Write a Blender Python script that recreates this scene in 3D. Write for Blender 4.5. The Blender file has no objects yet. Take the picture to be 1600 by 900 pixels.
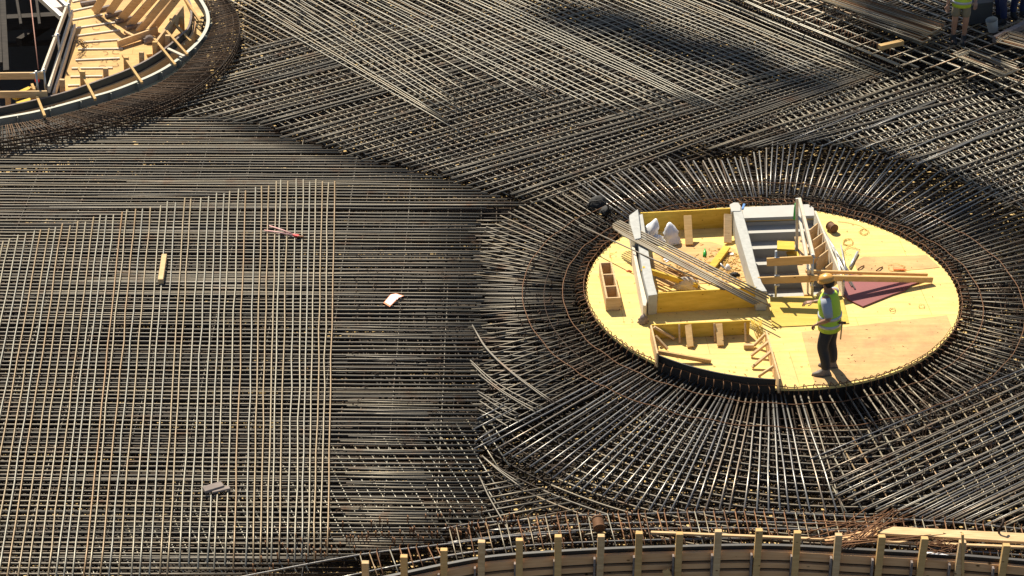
import bpy, bmesh, math, random
import numpy as np
from mathutils import Vector, Matrix
from mathutils.geometry import tessellate_polygon
R_ = random.Random(7)
S = bpy.context.scene
COL = S.collection
# ------------------------------------------------------------------ camera
F = 3653.0; PITCH = math.radians(29.3); H = 19.75
cam = bpy.data.cameras.new('camera'); camo = bpy.data.objects.new('camera', cam); COL.objects.link(camo)
camo.location = (0, 0, H); camo.rotation_euler = (math.radians(90) - PITCH, 0, 0)
cam.sensor_width = 36; cam.lens = 36 * F / 1600; cam.clip_end = 500; cam.clip_start = .5
S.camera = camo
# ------------------------------------------------------------------ light
SUN_EL = math.radians(47); SH = Vector((.40, -.92, 0)).normalized()   # direction the shadows fall
w = bpy.data.worlds.new("World"); S.world = w; w.use_nodes = True
nt = w.node_tree; sky = nt.nodes.new('ShaderNodeTexSky'); sky.sky_type = 'NISHITA'; sky.sun_disc = False
sky.sun_elevation = SUN_EL; sky.sun_rotation = math.atan2(-SH.x, -SH.y)
nt.links.new(sky.outputs[0], nt.nodes['Background'].inputs[0]); nt.nodes['Background'].inputs[1].default_value = .06
sl = bpy.data.lights.new('sun', 'SUN'); sl.energy = 5.0; sl.angle = math.radians(.5); sl.color = (1, .91, .74)
so = bpy.data.objects.new('sun', sl); COL.objects.link(so)
so.rotation_euler = Vector((SH.x * math.cos(SUN_EL), SH.y * math.cos(SUN_EL), -math.sin(SUN_EL))).to_track_quat('-Z', 'Y').to_euler()
S.view_settings.view_transform = 'Standard'; S.view_settings.look = 'None'
S.view_settings.exposure = .74; S.view_settings.gamma = 1
# ------------------------------------------------------------------ geometry of the view (where a spot of the photo lies on a level plane)
cp, sp_ = math.cos(PITCH), math.sin(PITCH)
def ray(px, py):
    a = (px - 800) / F; b = (450 - py) / F
    return Vector((a, cp + b * sp_, -sp_ + b * cp))
def W(px, py, z=0.0):
    d = ray(px, py); t = (z - H) / d.z
    return Vector((d.x * t, d.y * t, z))
def RY(px, py, y):
    d = ray(px, py); t = y / d.y
    return Vector((d.x * t, y, H + d.z * t))
def catmull(pts, n=8):
    P = [Vector(p) for p in pts]; P = [P[0] * 2 - P[1]] + P + [P[-1] * 2 - P[-2]]; out = []
    for i in range(1, len(P) - 2):
        for k in range(n):
            t = k / n; a, b, c, d = P[i-1], P[i], P[i+1], P[i+2]
            out.append(.5 * ((2*b) + (c-a)*t + (2*a-5*b+4*c-d)*t*t + (3*b-a-3*c+d)*t**3))
    out.append(P[-2]); return out
def curve_px(pts, z, n=8): return [W(p.x, p.y, z) for p in catmull([(a, b, 0) for a, b in pts], n)]
def lerp(a, b, t): return a + (b - a) * t
def resample(P, step):
    out = [P[0]]; acc = 0
    for a, b in zip(P, P[1:]):
        L = (b - a).length
        while acc + L >= step:
            t = (step - acc) / L; a = a.lerp(b, t); out.append(a); L = (b - a).length; acc = 0
        acc += L
    return out
def offset(P, d):      # sideways in the level plane, + = to the right of the running direction
    out = []
    for i, p in enumerate(P):
        t = (P[min(i+1, len(P)-1)] - P[max(i-1, 0)]); n = Vector((t.y, -t.x, 0)).normalized(); out.append(p + n * d)
    return out
def setz(P, z): return [Vector((p.x, p.y, z)) for p in P]
def inpoly(poly, X, Y):
    X = np.asarray(X); Y = np.asarray(Y); c = np.zeros(X.shape, bool); n = len(poly)
    for i in range(n):
        x1, y1 = poly[i][0], poly[i][1]; x2, y2 = poly[(i+1) % n][0], poly[(i+1) % n][1]
        if y1 == y2: continue
        c ^= ((y1 > Y) != (y2 > Y)) & (X < (x2 - x1) * (Y - y1) / (y2 - y1) + x1)
    return c
# ------------------------------------------------------------------ materials
def mat(name, build):
    m = bpy.data.materials.new(name); m.use_nodes = True; t = m.node_tree
    bs = t.nodes['Principled BSDF']; build(t, bs); return m
def N(t, kind, **kw):
    n = t.nodes.new(kind)
    for k, v in kw.items(): setattr(n, k, v)
    return n
def noise(t, scale, detail=4, vec=None, dim=None, rough=.6):
    n = N(t, 'ShaderNodeTexNoise'); n.inputs['Scale'].default_value = scale; n.inputs['Detail'].default_value = detail
    n.inputs['Roughness'].default_value = rough
    if vec is not None: t.links.new(vec, n.inputs['Vector'])
    return n.outputs['Fac']
def pos(t, sc=(1, 1, 1), rot=0):
    g = N(t, 'ShaderNodeNewGeometry'); m = N(t, 'ShaderNodeMapping'); m.inputs['Scale'].default_value = sc
    m.inputs['Rotation'].default_value = (0, 0, rot); t.links.new(g.outputs['Position'], m.inputs['Vector']); return m.outputs[0]
def ramp(t, fac, stops):
    r = N(t, 'ShaderNodeValToRGB'); e = r.color_ramp.elements
    while len(e) < len(stops): e.new(.5)
    for el, (p, c) in zip(e, stops): el.position = p; el.color = (*c, 1)
    t.links.new(fac, r.inputs[0]); return r.outputs[0]
def mix(t, fac, a, b, mode='MIX'):
    m = N(t, 'ShaderNodeMix', data_type='RGBA', blend_type=mode)
    if isinstance(fac, (int, float)): m.inputs[0].default_value = fac
    else: t.links.new(fac, m.inputs[0])
    for s, v in ((m.inputs[6], a), (m.inputs[7], b)):
        if isinstance(v, tuple): s.default_value = (*v, 1)
        else: t.links.new(v, s)
    return m.outputs[2]
def bump(t, bs, h, d=.01, s=.5):
    b = N(t, 'ShaderNodeBump'); b.inputs['Strength'].default_value = s; b.inputs['Distance'].default_value = d
    t.links.new(h, b.inputs['Height']); t.links.new(b.outputs[0], bs.inputs['Normal'])
def steel(name, stops, rust, metallic=.35, rough=.42, rustamt=(.55, .75)):
    def f(t, bs):
        at = N(t, 'ShaderNodeAttribute', attribute_name='tone')
        base = ramp(t, at.outputs['Fac'], stops)
        n1 = noise(t, 2.2, 5, pos(t)); rr = ramp(t, n1, [(rustamt[0], (0, 0, 0)), (rustamt[1], (1, 1, 1))])
        c = mix(t, rr, base, rust)
        n2 = noise(t, 40, 3, pos(t)); c2 = mix(t, n2, (.62, .62, .62), (1.25, 1.25, 1.25))
        c = mix(t, 1.0, c, c2, 'MULTIPLY')
        t.links.new(c, bs.inputs['Base Color']); bs.inputs['Metallic'].default_value = metallic; bs.inputs['Roughness'].default_value = rough
        bump(t, bs, n2, .004, .5)
        if name in ('shade_dark_lower_steel', 'dark_cage_steel', 'rusty_steel', 'dark_wire'): bs.inputs['Specular IOR Level'].default_value = .2
    return mat(name, f)
M = {}
M['grey'] = steel('mill_steel', [(0, (.11, .096, .075)), (.45, (.20, .173, .132)), (.8, (.25, .208, .143)), (1, (.22, .15, .08))], (.17, .09, .045), .25, .55)
M['pale'] = steel('pale_steel', [(0, (.25, .235, .195)), (.5, (.31, .28, .21)), (.8, (.28, .205, .115)), (1, (.28, .17, .08))], (.34, .20, .10), .2, .42, (.60, .85))
M['silver'] = steel('blue_steel', [(0, (.13, .125, .13)), (.6, (.31, .295, .265)), (1, (.27, .19, .12))], (.18, .10, .05), .5, .36, (.60, .8))
M['lower'] = steel('shade_dark_lower_steel', [(0, (.018, .014, .011)), (.6, (.040, .031, .023)), (1, (.075, .048, .028))], (.05, .026, .012), .1, .6)  # deep layers: the shade between bars is put into a darker steel colour
M['cage'] = steel('dark_cage_steel', [(0, (.035, .024, .018)), (.6, (.085, .055, .035)), (1, (.15, .09, .05))], (.10, .05, .025), .1, .7)
M['rust'] = steel('rusty_steel', [(0, (.10, .055, .03)), (.5, (.20, .10, .05)), (1, (.33, .17, .08))], (.16, .075, .035), .1, .7, (.4, .7))
M['tie'] = steel('dark_wire', [(0, (.035, .022, .015)), (1, (.09, .05, .03))], (.10, .05, .025), .1, .7)
def wood(name, c1, c2, knots=.0, rough=.7, sc=(3, 22, 22), rot=0, kc=(.12, .06, .02)):
    def f(t, bs):
        v = pos(t, sc, rot); n = noise(t, 1.2, 6, v)
        c = ramp(t, n, [(.3, c1), (.7, c2)])
        big = noise(t, .9, 3, pos(t)); c = mix(t, 1, c, mix(t, big, (.75, .75, .75), (1.2, 1.2, 1.2)), 'MULTIPLY')
        if knots:
            vo = N(t, 'ShaderNodeTexVoronoi'); vo.inputs['Scale'].default_value = knots; t.links.new(pos(t, (1, 1, 1.8)), vo.inputs['Vector'])
            k = ramp(t, vo.outputs['Distance'], [(.06, (1, 1, 1)), (.11, (0, 0, 0))]); c = mix(t, k, c, kc)
        t.links.new(c, bs.inputs['Base Color']); bs.inputs['Roughness'].default_value = .85; bs.inputs['Specular IOR Level'].default_value = .12
        bump(t, bs, n, .003, .3)
    return mat(name, f)
M['timber'] = wood('fresh_timber', (.52, .34, .17), (.70, .50, .28), 4)
M['timber2'] = wood('weathered_timber', (.54, .33, .13), (.68, .45, .20), 5)
M['batten'] = wood('brown_batten', (.64, .36, .17), (.78, .49, .26), 3, sc=(2, 8, 30))
M['greywood'] = wood('grey_wood', (.16, .13, .12), (.30, .25, .22))
M['darkwood'] = wood('shade_darkened_wood', (.025, .022, .02), (.06, .05, .042))  # wood darkened so its colour carries the shade of the void
M['white'] = wood('white_edge_timber', (.58, .50, .38), (.70, .63, .52))
def floorply(name, a, b, dirt, seam=True, rot=-.06):
    def f(t, bs):
        n = noise(t, 1.4, 6, pos(t, (1.2, 9, 9), rot)); c = ramp(t, n, [(.3, a), (.72, b)])
        d = noise(t, 1.1, 7, pos(t), rough=.7); dm = ramp(t, d, [(.46, (0, 0, 0)), (.74, (1, 1, 1))]); c = mix(t, dm, c, dirt)
        sp = noise(t, 22, 3, pos(t)); sm = ramp(t, sp, [(.64, (0, 0, 0)), (.76, (1, 1, 1))]); c = mix(t, sm, c, tuple(x * .7 for x in dirt))
        if seam:
            br = N(t, 'ShaderNodeTexBrick'); br.inputs['Scale'].default_value = 1; br.inputs['Brick Width'].default_value = 2.6; br.inputs['Row Height'].default_value = 1.05
            br.inputs['Mortar Size'].default_value = .004; br.inputs['Color1'].default_value = (1, 1, 1, 1); br.inputs['Color2'].default_value = (.94, .93, .90, 1); br.inputs['Mortar'].default_value = (.62, .48, .34, 1)
            t.links.new(pos(t, (1, 1, 1), rot), br.inputs['Vector']); c = mix(t, 1, c, br.outputs['Color'], 'MULTIPLY')
        t.links.new(c, bs.inputs['Base Color']); bs.inputs['Roughness'].default_value = .8; bs.inputs['Specular IOR Level'].default_value = .18
        bump(t, bs, n, .003, .25)
    return mat(name, f)
M['yply'] = floorply('yellow_ply', (.76, .55, .17), (.84, .66, .26), (.58, .38, .17))
M['wply'] = floorply('worn_ply', (.54, .32, .13), (.66, .43, .19), (.38, .22, .11), False)
M['deckply'] = floorply('tan_deck_ply', (.56, .34, .13), (.66, .44, .19), (.34, .20, .09))
M['lowply'] = floorply('lower_deck_ply', (.60, .42, .17), (.72, .52, .25), (.25, .17, .09))
M['ybrd'] = wood('yellow_board', (.55, .36, .05), (.72, .50, .10), 6, .45, (2, 14, 14), kc=(.2, .1, .01))
def plain(name, c, rough=.6, metal=0, var=.25, sc=8):
    def f(t, bs):
        n = noise(t, sc, 5, pos(t)); cc = mix(t, n, tuple(x * (1 - var) for x in c), tuple(min(1, x * (1 + var)) for x in c))
        t.links.new(cc, bs.inputs['Base Color']); bs.inputs['Roughness'].default_value = rough; bs.inputs['Metallic'].default_value = metal
        bump(t, bs, n, .004, .3)
    return mat(name, f)
M['black'] = plain('black_film_ply', (.02, .017, .015), .55)
M['form'] = plain('dark_form_face', (.05, .045, .04), .5)
M['ysheet'] = floorply('yellow_sheet_ply', (.60, .40, .07), (.70, .50, .12), (.5, .34, .08), False)
M['conc'] = plain('pale_concrete', (.40, .40, .375), .85, 0, .3, 14)
M['conc2'] = plain('smooth_concrete', (.43, .42, .39), .8, 0, .12, 5)
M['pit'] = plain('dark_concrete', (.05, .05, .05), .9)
M['ring'] = plain('grey_green_paint', (.30, .30, .25), .5, .1, .15)
M['ringhi'] = plain('sunlit_flange_rod_yellow', (.72, .62, .36), .5, 0, .1)  # bottom flange: sunlit edge put into the colour; tie rods are simply yellow
M['galv'] = plain('galvanised_steel', (.50, .50, .48), .4, .6)
M['maroon'] = plain('maroon_film_ply', (.22, .05, .05), .55, 0, .12)
M['sack'] = plain('white_sack', (.78, .78, .80), .6, 0, .06)
M['sack2'] = plain('beige_sack', (.62, .54, .46), .8, 0, .1)
M['bag'] = plain('black_cloth', (.015, .014, .014), .8)
M['straw'] = plain('sawdust_straw', (.62, .42, .12), .9, 0, .4, 30)
M['green'] = plain('green_plastic', (.04, .42, .06), .3)
M['blue'] = plain('blue_plastic', (.05, .2, .5), .4)
M['pink'] = plain('pink_paint', (.75, .42, .38), .45)
M['orange'] = plain('orange_plastic', (.8, .22, .06), .5)
M['red'] = plain('red_plastic', (.8, .03, .03), .4)
M['skin'] = plain('skin', (.30, .15, .09), .55, 0, .1)
M['skin2'] = plain('fair_skin', (.36, .20, .13), .55, 0, .1)
M['hair'] = plain('dark_hair', (.02, .015, .012), .7)
M['vest'] = plain('hi_vis_fabric', (.46, .66, .05), .7, 0, .08)
M['tape'] = plain('reflective_tape', (.45, .47, .50), .35, .2, .08)
M['shirt'] = plain('grey_blue_shirt', (.34, .37, .42), .8, 0, .1)
M['trous'] = plain('black_trousers', (.022, .022, .024), .8, 0, .3)
M['shoe'] = plain('dusty_boots', (.16, .14, .12), .7, 0, .4, 20)
M['helmet'] = plain('orange_helmet', (.72, .36, .08), .3, 0, .04)
M['khaki'] = plain('khaki_shorts', (.20, .17, .11), .8)
M['navy'] = plain('navy_overalls', (.012, .02, .07), .8)
M['rope'] = plain('hoist_rope', (.30, .13, .09), .7)
M['ground'] = plain('dark_ground', (.06, .05, .04), .95, 0, .4, 2)
# ------------------------------------------------------------------ mesh builder
class MB:
    def __init__(s): s.v = []; s.f = []; s.t = []; s.sm = []
    def tube(s, P, r, n=6, tone=.4, cap=True, smooth=True, r2=None):
        P = [Vector(p) for p in P]; b = len(s.v); m = len(P)
        ref = None
        for i, p in enumerate(P):
            d = (P[min(i+1, m-1)] - P[max(i-1, 0)]).normalized()
            if ref is None:
                ref = Vector((0, 0, 1)) if abs(d.z) < .9 else Vector((1, 0, 0))
            x = d.cross(ref)
            if x.length < 1e-4: x = d.cross(Vector((0, 1, .1)))
            x.normalize(); y = x.cross(d).normalized()
            rr = r if r2 is None else lerp(r, r2, i / max(1, m-1))
            for k in range(n):
                a = 2 * math.pi * (k + .5) / n; s.v.append(p + x * (math.cos(a) * rr) + y * (math.sin(a) * rr))
            s.t += [tone] * n
            ref = y
        for i in range(m - 1):
            for k in range(n):
                s.f.append((b + i*n + k, b + i*n + (k+1) % n, b + (i+1)*n + (k+1) % n, b + (i+1)*n + k)); s.sm.append(smooth)
        if cap:
            s.f.append(tuple(b + k for k in range(n))[::-1]); s.sm.append(False)
            s.f.append(tuple(b + (m-1)*n + k for k in range(n))); s.sm.append(False)
        return s
    def hexa(s, c):     # 8 corners: bottom 4 ccw, top 4 ccw
        b = len(s.v); s.v += [Vector(p) for p in c]; s.t += [.4] * 8
        for f in ((3, 2, 1, 0), (4, 5, 6, 7), (0, 1, 5, 4), (1, 2, 6, 5), (2, 3, 7, 6), (3, 0, 4, 7)): s.f.append(tuple(b + i for i in f)); s.sm.append(False)
        return s
    def beam(s, a, b, w, h, up=(0, 0, 1)):      # w sideways, h along up
        a = Vector(a); b = Vector(b); d = (b - a).normalized(); up = Vector(up); x = d.cross(up)
        if x.length < 1e-3: x = d.cross(Vector((0, 1, 0)))
        x.normalize(); y = x.cross(d).normalized(); x *= w / 2; y *= h / 2
        return s.hexa([a - x - y, a + x - y, b + x - y, b - x - y, a - x + y, a + x + y, b + x + y, b - x + y])
    def prism(s, poly, z0, z1):
        n = len(poly); b = len(s.v)
        s.v += [Vector((p[0], p[1], z0)) for p in poly] + [Vector((p[0], p[1], z1)) for p in poly]; s.t += [.4] * 2 * n
        area = sum(poly[i][0] * poly[(i+1) % n][1] - poly[(i+1) % n][0] * poly[i][1] for i in range(n))
        tri = tessellate_polygon([[Vector((p[0], p[1], 0)) for p in poly]])
        for t in tri:
            a, bb, c = [Vector((poly[i][0], poly[i][1], 0)) for i in t]
            if (bb - a).cross(c - a).z < 0: t = t[::-1]
            s.f.append(tuple(b + n + i for i in t)); s.f.append(tuple(b + i for i in t[::-1])); s.sm += [False] * 2
        for i in range(n):
            j = (i + 1) % n; f = (b + i, b + j, b + n + j, b + n + i)
            s.f.append(f if area > 0 else f[::-1]); s.sm.append(False)
        return s
    def sweep(s, P, w, z0, z1, closed=False):      # strip of width w along a level polyline, z0..z1
        A = offset(P, -w / 2); B = offset(P, w / 2); n = len(P); b = len(s.v)
        for a, c in zip(A, B):
            s.v += [Vector((a.x, a.y, z0)), Vector((c.x, c.y, z0)), Vector((c.x, c.y, z1)), Vector((a.x, a.y, z1))]; s.t += [.4] * 4
        for i in range(n - 1):
            for k in range(4):
                j = (k + 1) % 4; s.f.append((b + 4*i + k, b + 4*(i+1) + k, b + 4*(i+1) + j, b + 4*i + j)[::-1]); s.sm.append(False)
        s.f.append((b, b+1, b+2, b+3)[::-1]); s.f.append((b+4*(n-1), b+4*(n-1)+1, b+4*(n-1)+2, b+4*(n-1)+3)); s.sm += [False] * 2
        return s
    def build(s, name, m, parent=None, bevel=0):
        if parent is not None: o0 = Vector(parent.location) if parent.parent is None else Vector(parent['wl'])
        else:
            xs = [v.x for v in s.v]; ys = [v.y for v in s.v]; zs = [v.z for v in s.v]
            o0 = Vector(((min(xs) + max(xs)) / 2, (min(ys) + max(ys)) / 2, min(zs)))
        me = bpy.data.meshes.new(name); me.from_pydata([tuple(v - o0) for v in s.v], [], s.f)
        me.polygons.foreach_set('use_smooth', s.sm)
        at = me.attributes.new('tone', 'FLOAT', 'POINT'); at.data.foreach_set('value', s.t)
        me.materials.append(m); me.update()
        if bevel:
            bm = bmesh.new(); bm.from_mesh(me)
            bmesh.ops.bevel(bm, geom=bm.edges[:], offset=bevel, segments=1, affect='EDGES'); bm.to_mesh(me); bm.free()
        o = bpy.data.objects.new(name, me); COL.objects.link(o)
        if parent is None: o.location = o0
        else: o.parent = parent
        return o
def finish_sub(o): return o
def tag(o, label=None, cat=None, group=None, kind=None):
    if label and not 4 <= len(label.split()) <= 16: print('LONG', len(label.split()), label)
    if label: o['label'] = label
    if cat: o['category'] = cat
    if group: o['group'] = group
    if kind: o['kind'] = kind
    return o
def thing(name, loc, label, cat, group=None):
    o = bpy.data.objects.new(name, None); o.empty_display_size = .2; COL.objects.link(o); o.location = loc
    return tag(o, label, cat, group)
def sub(mb, name, m, part, root, bevel=0):      # a sub-part: child of a part that sits at its thing's origin
    part['wl'] = tuple(root.location); o = mb.build(name, m, part, bevel); del part['wl']; return o
# ------------------------------------------------------------------ outlines
ZP = .10                # platform top
ZF = -.85               # lower plywood deck
ZR = .12                # rim of the near formwork
C0 = W(1207, 462, ZP); RP = (W(1498, 462, ZP) - W(916, 462, ZP)).length / 2
# depth of the round platform measured on the picture: near edge 607, far edge 322
yn, yf = W(1207, 607, ZP).y, W(1207, 322, ZP).y; C0 = Vector((C0.x, (yn + yf) / 2, ZP)); RYp = (yf - yn) / 2
print('platform', C0, RP, RYp)
def circ(r, z, a0=0, a1=360, n=96, c=C0):      # r is a factor-free radius; keeps the slight oval of the platform
    k = RYp / RP
    return [Vector((c.x + r * math.cos(math.radians(lerp(a0, a1, i / n))), c.y + r * k * math.sin(math.radians(lerp(a0, a1, i / n))), z)) for i in range(n + 1)]
rim_px = [(540, 915), (625, 897), (700, 881), (775, 869), (900, 860), (1025, 855), (1200, 852), (1350, 859), (1475, 866), (1600, 876), (1700, 886)]
RIM = curve_px(rim_px, ZR, 10)
edge_px = [(-60, 960), (200, 930), (400, 895), (500, 880), (562, 867), (700, 850), (800, 838), (900, 830)]
tl_in = [(-80, 186), (0, 170), (87, 150), (150, 129), (207, 107), (250, 83), (282, 57), (295, 43), (299, 20), (294, 0), (275, -30), (240, -60)]
tl_ring = [(-80, 197), (0, 183), (60, 172), (135, 152), (188, 136), (250, 109), (295, 77), (318, 50), (323, 25), (312, 0), (285, -35), (250, -62)]
tl_cage = [(-80, 236), (0, 222), (120, 200), (215, 175), (290, 145), (345, 105), (372, 60), (372, 25), (355, 0), (335, -30), (300, -65)]
CAGE_OUT = curve_px(tl_cage, .22, 8); TLR = curve_px(tl_ring, .3, 8); TLI = curve_px(tl_in, .4, 8)
CAGE_POLY = [(p.x, p.y) for p in CAGE_OUT] + [(W(-80, -90).x, W(-80, -90).y)]
RING_POLY = [(p.x, p.y) for p in setz(TLR, 0)] + [(W(-80, -90).x, W(-80, -90).y)]
VOID_S = [(p.x, p.y) for p in RIM] + [(W(1700, 1100).x, W(1700, 1100).y), (W(500, 1100).x, W(500, 1100).y)]
def free(P, cage=True, rp=1.03):      # which sample points lie where bars may run
    X = np.array([p.x for p in P]); Y = np.array([p.y for p in P])
    ok = ((X - C0.x) / RP) ** 2 + ((Y - C0.y) / RYp) ** 2 > rp ** 2
    ok &= ~inpoly(CAGE_POLY if cage else RING_POLY, X, Y); ok &= ~inpoly(VOID_S, X, Y)
    return ok
def runs(a, b, test, step=.12):
    L = (b - a).length; n = max(2, int(L / step)); P = [a.lerp(b, i / n) for i in range(n + 1)]; ok = test(P); out = []; i = 0
    while i <= n:
        if ok[i]:
            j = i
            while j < n and ok[j + 1]: j += 1
            if j > i + 1: out.append((P[i], P[j]))
            i = j + 1
        else: i += 1
    return out
def wob(a, b, amp=.007, seg=.9):
    n = max(1, int((b - a).length / seg)); P = []
    for i in range(n + 1):
        p = a.lerp(b, i / n)
        if 0 < i < n: p = p + Vector((R_.gauss(0, amp), R_.gauss(0, amp), R_.gauss(0, amp * .6)))
        P.append(p)
    return P
# ------------------------------------------------------------------ setting: ground, lower deck
gb = MB(); gb.prism([(-150, -60), (150, -60), (150, 400), (-150, 400)], -6.2, -6.0)
tag(gb.build('ground', M['ground']), kind='structure')
# lower plywood deck with openings
def holed(outer, holes, z0, z1):
    mb = MB(); loops = [outer] + holes; flat = [p for l in loops for p in l]
    tri = tessellate_polygon([[Vector((p[0], p[1], 0)) for p in l] for l in loops]); n = len(flat)
    mb.v = [Vector((p[0], p[1], z0)) for p in flat] + [Vector((p[0], p[1], z1)) for p in flat]; mb.t = [.4] * 2 * n
    for t in tri:
        a, b, c = [Vector((flat[i][0], flat[i][1], 0)) for i in t]
        if (b - a).cross(c - a).z < 0: t = t[::-1]
        mb.f.append(tuple(n + i for i in t)); mb.f.append(tuple(t)[::-1]); mb.sm += [False] * 2
    k = 0
    for li, l in enumerate(loops):
        m = len(l); area = sum(l[i][0] * l[(i+1) % m][1] - l[(i+1) % m][0] * l[i][1] for i in range(m))
        for i in range(m):
            a, b = k + i, k + (i + 1) % m; f = (a, b, n + b, n + a)
            mb.f.append(f if (area > 0) == (li == 0) else f[::-1]); mb.sm.append(False)
        k += m
    return mb
stair_px = [(1160, 343), (1272, 340), (1290, 385), (1303, 425), (1300, 440), (1272, 462), (1204, 464), (1190, 450)]
STAIR = [W(x, y, ZP) for x, y in stair_px]
rim2 = [(p.x, p.y) for p in RIM]
outer = [(-16, 22.2), (rim2[0][0], 22.2)] + rim2 + [(16, rim2[-1][1]), (16, 70), (-16, 70)]
tl_hole = [(p.x, p.y) for p in resample(TLR, .6)] + [(W(-80, -90).x, W(-80, -90).y)]
ctr = Vector((sum(p[0] for p in STAIR) / len(STAIR), sum(p[1] for p in STAIR) / len(STAIR), 0))
deck = holed(outer, [tl_hole, [(ctr.x + (p.x - ctr.x) * 1.02, ctr.y + (p.y - ctr.y) * 1.02) for p in STAIR]], ZF - .03, ZF)
tag(deck.build('lower_deck', M['lowply']), kind='structure')
# ------------------------------------------------------------------ reinforcement
SINGLE = []      # (polyline, radius, tone, material, label, group)
STUFF = {'grey': MB(), 'pale': MB(), 'silver': MB(), 'lower': MB()}
def family(guides, counts, z, r, jend=6, tone=(0, 1), m='grey', single=None, double=0, jz=.003, nodup=False):
    out = []
    for gi, n in enumerate(counts):
        a, b = guides[gi], guides[gi + 1]
        for k in range(n):
            t = (k + R_.uniform(-.18, .18)) / n
            pl = [(lerp(p[0], q[0], t), lerp(p[1], q[1], t)) for p, q in zip(a, b)]
            P = [W(x, y, z + R_.uniform(-jz, jz)) for x, y in pl]
            d0 = (P[0] - P[1]).normalized(); d1 = (P[-1] - P[-2]).normalized(); j = jend / 60
            P[0] = P[0] + d0 * R_.uniform(-j, j); P[-1] = P[-1] + d1 * R_.uniform(-j, j); out.append(P)
            if double and R_.random() < double:
                s_ = (P[1] - P[0]).normalized(); nn = Vector((s_.y, -s_.x, 0)) * (2.2 * r)
                a0, a1 = R_.uniform(0, .5), R_.uniform(.5, 1)
                if R_.random() < .5: a0 = 0
                else: a1 = 1
                q0, q1 = P[0].lerp(P[-1], a0) + nn, P[0].lerp(P[-1], a1) + nn
                STUFF[m].tube(wob(q0, q1), r, 6, R_.uniform(*tone))
    for P in out:
        Q = []
        for a, b in zip(P, P[1:]): Q += wob(a, b)[(1 if Q else 0):]
        t = R_.uniform(*tone)
        if single: SINGLE.append((Q, r, t, m, single))
        else: STUFF[m].tube(Q, r, 6, t)
def lattice(poly_px, d, spacing, z, r, m='grey', tone=(0, 1), cage=True, phase=0, rp=1.03, drop=0.0):
    poly = [W(x, y, z) for x, y in poly_px]; d = Vector((d[0], d[1], 0)).normalized(); n = Vector((-d.y, d.x, 0))
    s = [p.dot(n) for p in poly]; u = [p.dot(d) for p in poly]; k = math.floor(min(s) / spacing) * spacing + phase; pp = [(p.x, p.y) for p in poly]
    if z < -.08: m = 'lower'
    def test(P):
        return free(P, cage, rp) & inpoly(pp, [p.x for p in P], [p.y for p in P])
    while k < max(s):
        kk = k + R_.gauss(0, spacing * .07)
        if R_.random() >= drop:
            for a, b in runs(n * kk + d * (min(u) - .1), n * kk + d * (max(u) + .1), test, .15):
                zz = z + R_.uniform(-.004, .004)
                a = a + d * R_.uniform(-.12, .12); b = b + d * R_.uniform(-.12, .12)
                STUFF[m].tube(wob(Vector((a.x, a.y, zz)), Vector((b.x, b.y, zz)), .005), r, 5, R_.uniform(*tone))
        k += spacing
def dirpx(x0, y0, x1, y1): v = W(x1, y1) - W(x0, y0); return (v.x, v.y)
# A: bars running up the left field
LA = 'long pale steel bar running up the left field in its top layer'
LA2 = 'rightmost pale steel bar running up the left field, marking the edge of the top layer'
A_ends = [((-60, 392), (-230, 920)), ((5, 374), (-118, 925)), ((75, 358), (-22, 925)), ((135, 344), (58, 920)), ((200, 330), (140, 915)), ((262, 318), (218, 905)), ((325, 306), (293, 885)),
          ((385, 296), (366, 885)), ((410, 292), (397, 878)), ((440, 284), (425, 875)), ((485, 283), (472, 872)), ((523, 283), (511, 868))]
family(A_ends, [6, 6, 5, 6, 5, 5, 5, 2, 3, 4, 4], 0.0, .0125, 5, (0, 1), 'pale', LA)
SINGLE.append((wob(W(523, 283), W(511, 868)), .0125, .9, 'pale', LA2))
# B: level bars of the left field (each reaching the boundary of the field)
LB = 'long grey steel bar lying level across the left field under the pale bars'
LB2 = 'long grey level steel bar far up the left field beyond the pale bars'
rb = [(180, 330), (192, 400), (222, 470), (245, 560), (275, 690), (300, 770), (318, 835), (324, 760), (340, 745), (400, 755), (480, 758), (560, 752), (640, 750), (700, 754), (760, 756), (800, 762), (822, 740), (842, 690), (862, 590), (882, 470), (905, 330), (930, 200)]
rx = [(176, 232), (186, 190), (200, 110), (212, 40), (225, -60), (960, -60)]
y = 185.0; nb = 0
while y < 925:
    k_ = ((y + 1560) / 2260) ** 2; x1 = float(np.interp(y, [q[0] for q in rb], [q[1] for q in rb])); x0 = float(np.interp(y, [q[0] for q in rx], [q[1] for q in rx])) if y < 225 else -60
    x1 += R_.uniform(-8, 8); sl_ = 0.012 if y > 330 else .0
    if 240 < y < 320: sl_ = .01
    a, b = W(x0, y - 0.0 * x0 + R_.uniform(-.6, .6), -.028), W(x1, y + sl_ * (x1 - 400) + R_.uniform(-.6, .6), -.028)
    SINGLE.append((wob(a, b, .005), .0155, R_.uniform(0, .85), 'grey', LB if y > 283 else LB2)); nb += 1
    # laps: a second bar lying against the first for part of its length
    if R_.random() < (.42 if y > 300 else .15):
        c0, c1 = (520 + R_.uniform(0, 25), 660 + R_.uniform(0, 20)) if (y > 500 and R_.random() < .8) else (R_.uniform(-60, 300), R_.uniform(300, 620))
        c0 = max(c0, x0); c1 = min(c1, x1)
        if c1 > c0 + 60:
            for s_ in (.044, -.044)[:R_.choice((1, 1, 2))]:
                p, q = W(c0 + R_.uniform(-8, 8), y, -.028), W(c1 + R_.uniform(-8, 8), y + sl_ * (c1 - 400), -.028)
                STUFF['grey'].tube(wob(p + Vector((0, s_, 0)), q + Vector((0, s_, 0)), .005), .0155, 6, R_.uniform(.2, .9))
    y += (6.6 if y < 480 else 7.3) * k_ * R_.uniform(.88, 1.12) + (0 if y > 300 else -.2)
print('level bars', nb)
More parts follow.
